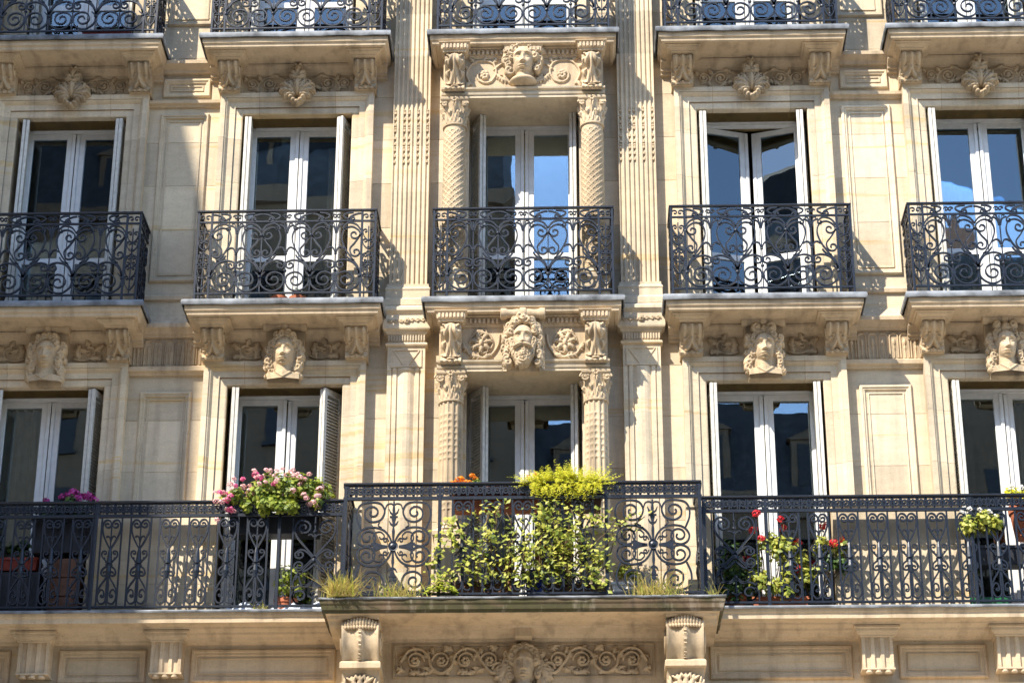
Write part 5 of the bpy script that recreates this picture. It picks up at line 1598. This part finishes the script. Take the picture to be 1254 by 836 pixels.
t = thing('climbing_plant', 'leafy yellow green creeper woven through the bars of the centre balcony', 'climbing plant')
q = random.Random(12); st = []; mb = MB()
for k in range(42):
    x = q.uniform(-0.66, 0.74); tall = q.uniform(0.45, 1.0) * (0.93 if -0.60 < x < 0.85 else 0.6)
    p = Vector((x * 0.75, -0.86 + q.uniform(-.06, .06), 9.0)); pts = [tuple(p)]
    dx = (x - p.x) / 9 + q.gauss(0, 0.02)
    for i in range(9):
        p = p + Vector((dx + q.gauss(0, 0.045), q.gauss(0, 0.02), tall * 0.105))
        p.y = min(-0.80, max(-1.06, p.y - 0.014))
        pts.append(tuple(p))
        if i > 0:
            for j in range(q.choice((0, 2, 5, 9))):
                o = Vector((q.gauss(0, 0.055), q.gauss(-0.03, 0.05), q.gauss(0, 0.045)))
                leafcard(mb, p + o, Vector((q.uniform(-.9, .9), -0.8 + q.uniform(-.4, .5), 0.7 + q.uniform(-.6, .5))), Vector((q.uniform(-1, 1), q.uniform(-.5, .5), q.uniform(-.9, .6))), q.uniform(0.034, 0.07))
    st.append(pts)
# side shoots reaching out to the left and right
for x0_, z0_, dx_, n_ in ((-0.55, 9.45, -0.34, 7), (-0.5, 9.15, -0.42, 8), (0.72, 9.25, 0.08, 5), (-0.6, 9.6, -0.2, 5), (0.2, 9.75, 0.05, 5), (0.72, 9.7, 0.06, 5), (0.68, 9.05, 0.10, 5)):
    pts = []
    for i in range(n_ + 1):
        p = Vector((x0_ + dx_ * i / n_, -0.98 + q.gauss(0, .015), z0_ + 0.10 * math.sin(i * 0.7) + q.gauss(0, 0.02))); pts.append(tuple(p))
        for j in range(7):
            o = Vector((q.gauss(0, 0.05), q.gauss(-0.01, 0.04), q.gauss(0, 0.045)))
            leafcard(mb, p + o, Vector((q.uniform(-.8, .8), -0.8, 0.6 + q.uniform(-.5, .5))), Vector((q.uniform(-1, 1), 0, q.uniform(-.9, .5))), q.uniform(0.04, 0.08))
    st.append(pts)
foliage(t, mb, 'ivy')
sm = MB()
for pts in st: sm.tube(pts, 0.005, 4)
sm.build('stems', 'twig', t)
box_planter(t, 'crate', -0.66, -0.03, -0.84, -0.60, 8.93, 9.14)
box_planter(t, 'brownbox', 0.24, 0.84, -0.84, -0.62, 8.93, 9.10)
t = thing('flower_pot', 'cobalt blue pot behind the creeper on the centre balcony', 'pot')
round_pot(t, 'blue', 0.13, -0.74, 8.926, 0.115, 0.33)
t = thing('flower_pot', 'small white box standing behind the right end of the centre balcony rail', 'pot')
box_planter(t, 'potwhite', 0.88, 1.10, -0.82, -0.66, 8.926, 9.13)
mb, C = cloud(55, 160, (1.02, -0.76, 9.22), (0.13, 0.1, 0.12), 0.05, 5); foliage(t, mb, 'ivy')

def tuft(label, x, y, z, w, h, n, m, seed, cat='plant', lean=0.0, name='dry_tuft', wd=0.006):
    q = random.Random(seed); mb = MB()
    for k in range(n):
        a = Vector((x + q.gauss(0, w * 0.35), y + q.gauss(0, 0.03), z)); hh = h * q.uniform(0.35, 1.0)
        d = Vector((q.gauss(lean, 0.45), q.gauss(-0.25, 0.3), 1)) * hh; s = wd * q.uniform(0.7, 1.5)
        sag = q.uniform(0, 0.9) * hh; vs = []
        for i in range(5):
            u = i / 4; p = a + d * u - Vector((0, 0, sag * u * u)); ww = s * (1 - 0.85 * u)
            vs += [(p.x - ww, p.y, p.z), (p.x + ww, p.y + 0.002, p.z)]
        mb.add(vs, [(2 * i, 2 * i + 1, 2 * i + 3, 2 * i + 2) for i in range(4)])
    o = mb.build(name, m)
    tag(o, label, cat); return o
tuft('dry yellowish grass tuft hanging over the left corner of the centre balcony', -1.77, -1.03, 8.92, 0.18, 0.29, 420, 'dry', 61)
tuft('thin dry grass tuft inside the left rosette panel of the centre balcony', -1.22, -0.99, 8.92, 0.34, 0.30, 130, 'dry', 62, wd=0.004)
tuft('dry grass tuft at the foot of the right rosette panel of the centre balcony', 1.30, -0.99, 8.92, 0.34, 0.30, 170, 'dry', 63, wd=0.005)
tuft('dry weed strands at the right corner of the centre balcony', 1.88, -0.95, 8.92, 0.10, 0.22, 26, 'dry', 66, lean=-0.2, wd=0.003)
tuft('dry stalks lying at the foot of the left railing beside its post', -2.63, -0.56, 8.94, 0.14, 0.12, 40, 'dry', 67, wd=0.004)
q = random.Random(14); mb = MB()
for k in range(330):
    a = q.uniform(0, 2 * PI); r_ = q.uniform(0, 0.16); h = 0.14 * (1 - (r_ / 0.2) ** 2)
    leafcard(mb, Vector((-0.79 + r_ * math.cos(a) * 1.05, -1.0 + r_ * 0.42 * math.sin(a), 8.935 + h * q.uniform(0.5, 1.1))), Vector((math.cos(a) * 0.6, -0.5, 1)), Vector((math.cos(a), math.sin(a) - 0.3, 0.5)), q.uniform(0.035, 0.06))
tag(mb.build('succulent', 'lettuce'), 'low bright green cushion plant on the front edge of the centre balcony', 'plant')

# right balcony: red geraniums, white flowers, terracotta pot
t = thing('potted_geranium', 'leggy red geraniums in a terracotta trough behind the right railing', 'potted plant')
box_planter(t, 'terracotta', 2.30, 2.86, -0.42, -0.18, 8.945, 9.10)
rp = [(2.36, 9.92), (2.33, 9.78), (2.63, 9.80), (2.60, 9.86), (3.04, 9.82), (3.22, 9.66), (3.12, 9.60), (2.77, 9.64), (2.75, 9.36), (2.40, 9.66), (2.66, 9.42)]
mb = MB()
for i, (x, z, rx, rz, n) in enumerate(((2.48, 9.62, 0.16, 0.14, 170), (2.40, 9.25, 0.14, 0.14, 130), (2.72, 9.45, 0.14, 0.22, 170), (2.62, 9.18, 0.2, 0.12, 150), (3.0, 9.60, 0.12, 0.08, 90), (3.2, 9.56, 0.1, 0.06, 90), (2.9, 9.35, 0.12, 0.2, 110), (2.33, 9.45, 0.06, 0.06, 40))):
    cloud(70 + i, int(n * 1.6), (x, -0.50, z), (rx * 1.1, 0.10, rz * 1.1), 0.058, 5, mb=mb)
foliage(t, mb, 'ivy')
heads(t, 'red', [(x, -0.50 - 0.10 * (i % 3 == 0), z) for i, (x, z) in enumerate(rp)], 0.95, 3)
stalks(t, [((2.4 + 0.05 * i, -0.3, 9.08), (x, -0.60, z), (0.03, 0, 0.05)) for i, (x, z) in enumerate(rp)], 'twig', 0.006)
t = thing('potted_shrub', 'dark leafy shrub in the shaded corner beside the right cross panel', 'potted plant')
round_pot(t, 'terracotta', 2.12, -0.30, 8.938, 0.13, 0.2)
mb, C = cloud(81, 520, (2.14, -0.36, 9.36), (0.24, 0.14, 0.34), 0.055, 12)
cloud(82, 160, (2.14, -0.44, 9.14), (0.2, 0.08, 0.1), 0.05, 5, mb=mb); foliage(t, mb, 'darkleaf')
t = thing('potted_shrub', 'small dark shrub below the rightmost red geranium blooms', 'potted plant')
round_pot(t, 'darkbox', 3.00, -0.26, 8.938, 0.11, 0.18)
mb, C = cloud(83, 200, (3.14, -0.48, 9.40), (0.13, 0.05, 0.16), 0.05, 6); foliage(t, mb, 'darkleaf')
stalks(t, [((3.00, -0.26, 9.1), (c.x, c.y, c.z), (0, 0, 0.02)) for c in C], 'twig', 0.006)
t = thing('potted_flowers', 'white flowers in a dark trough hung inside the right railing', 'potted plant')
box_planter(t, 'darkbox', 4.475, 5.05, -0.49, -0.29, 9.40, 9.60)
mb, C = cloud(91, 900, (4.56, -0.57, 9.80), (0.24, 0.12, 0.13), 0.055, 12); foliage(t, mb, 'ivy')
heads(t, 'whitepetal', [(4.42, -0.66, 9.90), (4.50, -0.66, 9.93), (4.60, -0.66, 9.92), (4.70, -0.65, 9.90), (4.76, -0.64, 9.86)], 0.7)
t = thing('flower_pot', 'terracotta pot with a yellow plant hung on the right railing at the photo edge', 'pot')
round_pot(t, 'terracotta', 5.12, -0.34, 9.72, 0.17, 0.34)
mb, C = cloud(92, 420, (5.06, -0.42, 10.14), (0.16, 0.12, 0.10), 0.05, 6); foliage(t, mb, 'feather')
heads(t, 'whitepetal', [(4.98, -0.46, 10.25), (5.08, -0.44, 10.24), (5.15, -0.46, 10.20)], 0.8)
t = thing('crate', 'green plastic crate on the floor of the right balcony', 'crate')
box_planter(t, 'green', 4.48, 4.88, -0.40, -0.16, 8.94, 9.08, 'crate_body')

for o in list(COL.objects):      # stand the pots of the first floor on their balcony floors
    if o.parent is None and o.get('category') in ('potted plant', 'planter', 'crate', 'pot', 'climbing plant', 'plant', 'sheet'):
        ctr = 'centre' in o['label'] and 'railing' not in o['label']
        o.location = o.location + (Vector((0, 0.10, 0.05)) if ctr else Vector((0, 0.18, 0.076)))
# upper balconies
for x, lab in ((-2.62, 'terracotta bowl with a plant on the middle-row balcony, the left of two'), (-2.42, 'terracotta bowl with a plant on the middle-row balcony, the right of two')):
    t = thing('flower_pot', lab, 'pot', (0, 0, 0))
    round_pot(t, 'terracotta', x, -0.22, 12.418, 0.095, 0.15)
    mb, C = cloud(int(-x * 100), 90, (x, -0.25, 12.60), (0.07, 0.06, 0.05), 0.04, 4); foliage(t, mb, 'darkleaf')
t = thing('planter', 'red oblong planter on the top-row balcony at the left edge', 'planter')
box_planter(t, 'redbox', -4.98, -4.44, -0.34, -0.12, 15.718, 15.90)
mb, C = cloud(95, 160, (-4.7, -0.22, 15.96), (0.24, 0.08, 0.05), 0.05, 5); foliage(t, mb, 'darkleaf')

# ------------------------------------------------------------------ street, houses opposite, unseen house shaped to shade the left bays
tag(MB().add([(-400, -400, 0), (400, -400, 0), (400, 400, 0), (-400, 400, 0)], [(0, 1, 2, 3)]).build('ground', 'paving'), kind='structure')
tag(MB().box(-120, 120, -30.0, -8.0, -0.2, 0.004).build('road', 'setts'), kind='structure')
tag(MB().box(-120, 120, -8.0, 0.03, -0.2, 0.13, 0.01).build('pavement', 'paving'), kind='structure')
tag(MB().box(-120, 120, -40.0, -30.0, -0.2, 0.134, 0.01).build('pavement', 'paving'), kind='structure')
for k in range(-14, 15):
    tag(MB().box(k * 6.0, k * 6.0 + 3.0, -19.08, -18.92, 0.0, 0.008).build('road_marking', 'paint'), kind='structure')

WPM = {}
def opposite(x0, x1, ze, zr, label, m='pale', chim=()):
    y = -40.0; k_ = 1.262
    x0, x1 = 0.53 + (x0 - 0.53) * k_, 0.53 + (x1 - 0.53) * k_
    ze, zr = 1.7 + (ze - 1.7) * k_, 1.7 + (zr - 1.7) * k_
    t = thing('apartment_building', label, 'building', ((x0 + x1) / 2, y, 0), 'houses across the street'); hw = (x1 - x0) / 2
    MB().box(-hw, hw, -11, 0, 0, ze).build('wall', m, t)
    MB().ringbox(-hw, hw, -11.2, 0.2, [(0.0, ze - 0.5), (0.25, ze - 0.3), (0.3, ze), (0.0, ze + 0.02)]).build('cornice', m, t)
    rise = zr - ze
    rf = MB().rings([[(-hw + a, -11 + b, z), (hw - a, -11 + b, z), (hw - a, -b, z), (-hw + a, -b, z)] for a, b, z in ((0.0, 0.1, ze + 0.02), (0.05, 0.9, ze + rise * 0.68), (0.1, 4.5, zr))], True, False, True).build('roof', 'slate', t)
    if 'w' not in WPM:
        WPM['w'] = MB().box(-0.6, 0.6, -0.02, 0.03, 0, 2.1).box(-0.7, 0.7, -0.02, 0.12, -0.12, 0).mesh('window', 'darkbox')
        WPM['d'] = MB().box(-0.6, 0.6, -1.2, 0.0, 0, 1.7).rings([[(-0.7, -1.2, 1.7), (0.7, -1.2, 1.7), (0, -1.2, 2.1)], [(-0.7, 0.06, 1.7), (0.7, 0.06, 1.7), (0, 0.06, 2.1)]], True, True, True).mesh('dormer', 'soot')
        WPM['p'] = MB().box(-0.42, 0.42, 0.0, 0.03, 0.2, 1.55).mesh('pane', 'darkbox')
    n = max(2, int(2 * hw / 2.6)); fl = int((ze - 5) / 3.2)
    for f in range(fl):
        for k in range(n):
            link('window', WPM['w'], t, (-hw + (k + 0.5) * 2 * hw / n, 0, 5 + f * 3.2))
    for k in range(n):
        d = link('dormer', WPM['d'], t, (-hw + (k + 0.5) * 2 * hw / n, -0.25, ze + 0.4)); link('pane', WPM['p'], d)
    for cx, wd, h in chim:
        c = MB().box(cx - wd / 2, cx + wd / 2, -5.6, -4.8, zr - 0.6, zr + h)
        for k in range(max(1, int(wd / 0.45))):
            c.lathe([(0.13, zr + h), (0.15, zr + h + 0.05), (0.12, zr + h + 0.55), (0.14, zr + h + 0.6)], cx - wd / 2 + 0.25 + 0.42 * k, -5.2, 10)
        c.build('chimney', 'brick', t)
    return t
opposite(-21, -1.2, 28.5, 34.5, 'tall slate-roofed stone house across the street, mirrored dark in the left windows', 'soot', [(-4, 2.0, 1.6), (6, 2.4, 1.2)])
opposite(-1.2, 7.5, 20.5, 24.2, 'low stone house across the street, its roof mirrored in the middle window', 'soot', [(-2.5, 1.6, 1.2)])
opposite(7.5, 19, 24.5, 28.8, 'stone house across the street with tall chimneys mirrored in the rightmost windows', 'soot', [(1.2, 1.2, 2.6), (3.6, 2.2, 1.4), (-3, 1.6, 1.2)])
opposite(-40, -21, 20.0, 24.0, 'stone house across the street farthest to the left', 'pale')
opposite(19, 38, 20.0, 24.0, 'stone house across the street farthest to the right', 'pale')

t = thing('shading_building', 'unseen stone house added out of view at the left, shaped to shade the left windows', 'building', (0, 0, 0))
xe = -10.74; yf = -9.0; ze_ = 25.75  # added shadow caster: edge and eaves set by where its shadow should fall
MB().box(xe - 12, xe, yf, 4, 0, ze_).build('wall', 'pale', t)
MB().rings([[(xe - 12, yf + a, z), (xe - a, yf + a, z), (xe - a, 4, z), (xe - 12, 4, z)] for a, z in ((0.0, ze_), (0.28, ze_ + 1.5), (2.6, ze_ + 3.2))], True, False, True).build('roof', 'slate', t)
for f in range(6):
    for k in range(4):
        link('window', WPM['w'], t, (xe - 1.6 - 2.8 * k, yf, 4.5 + f * 3.2), (0, 0, PI))
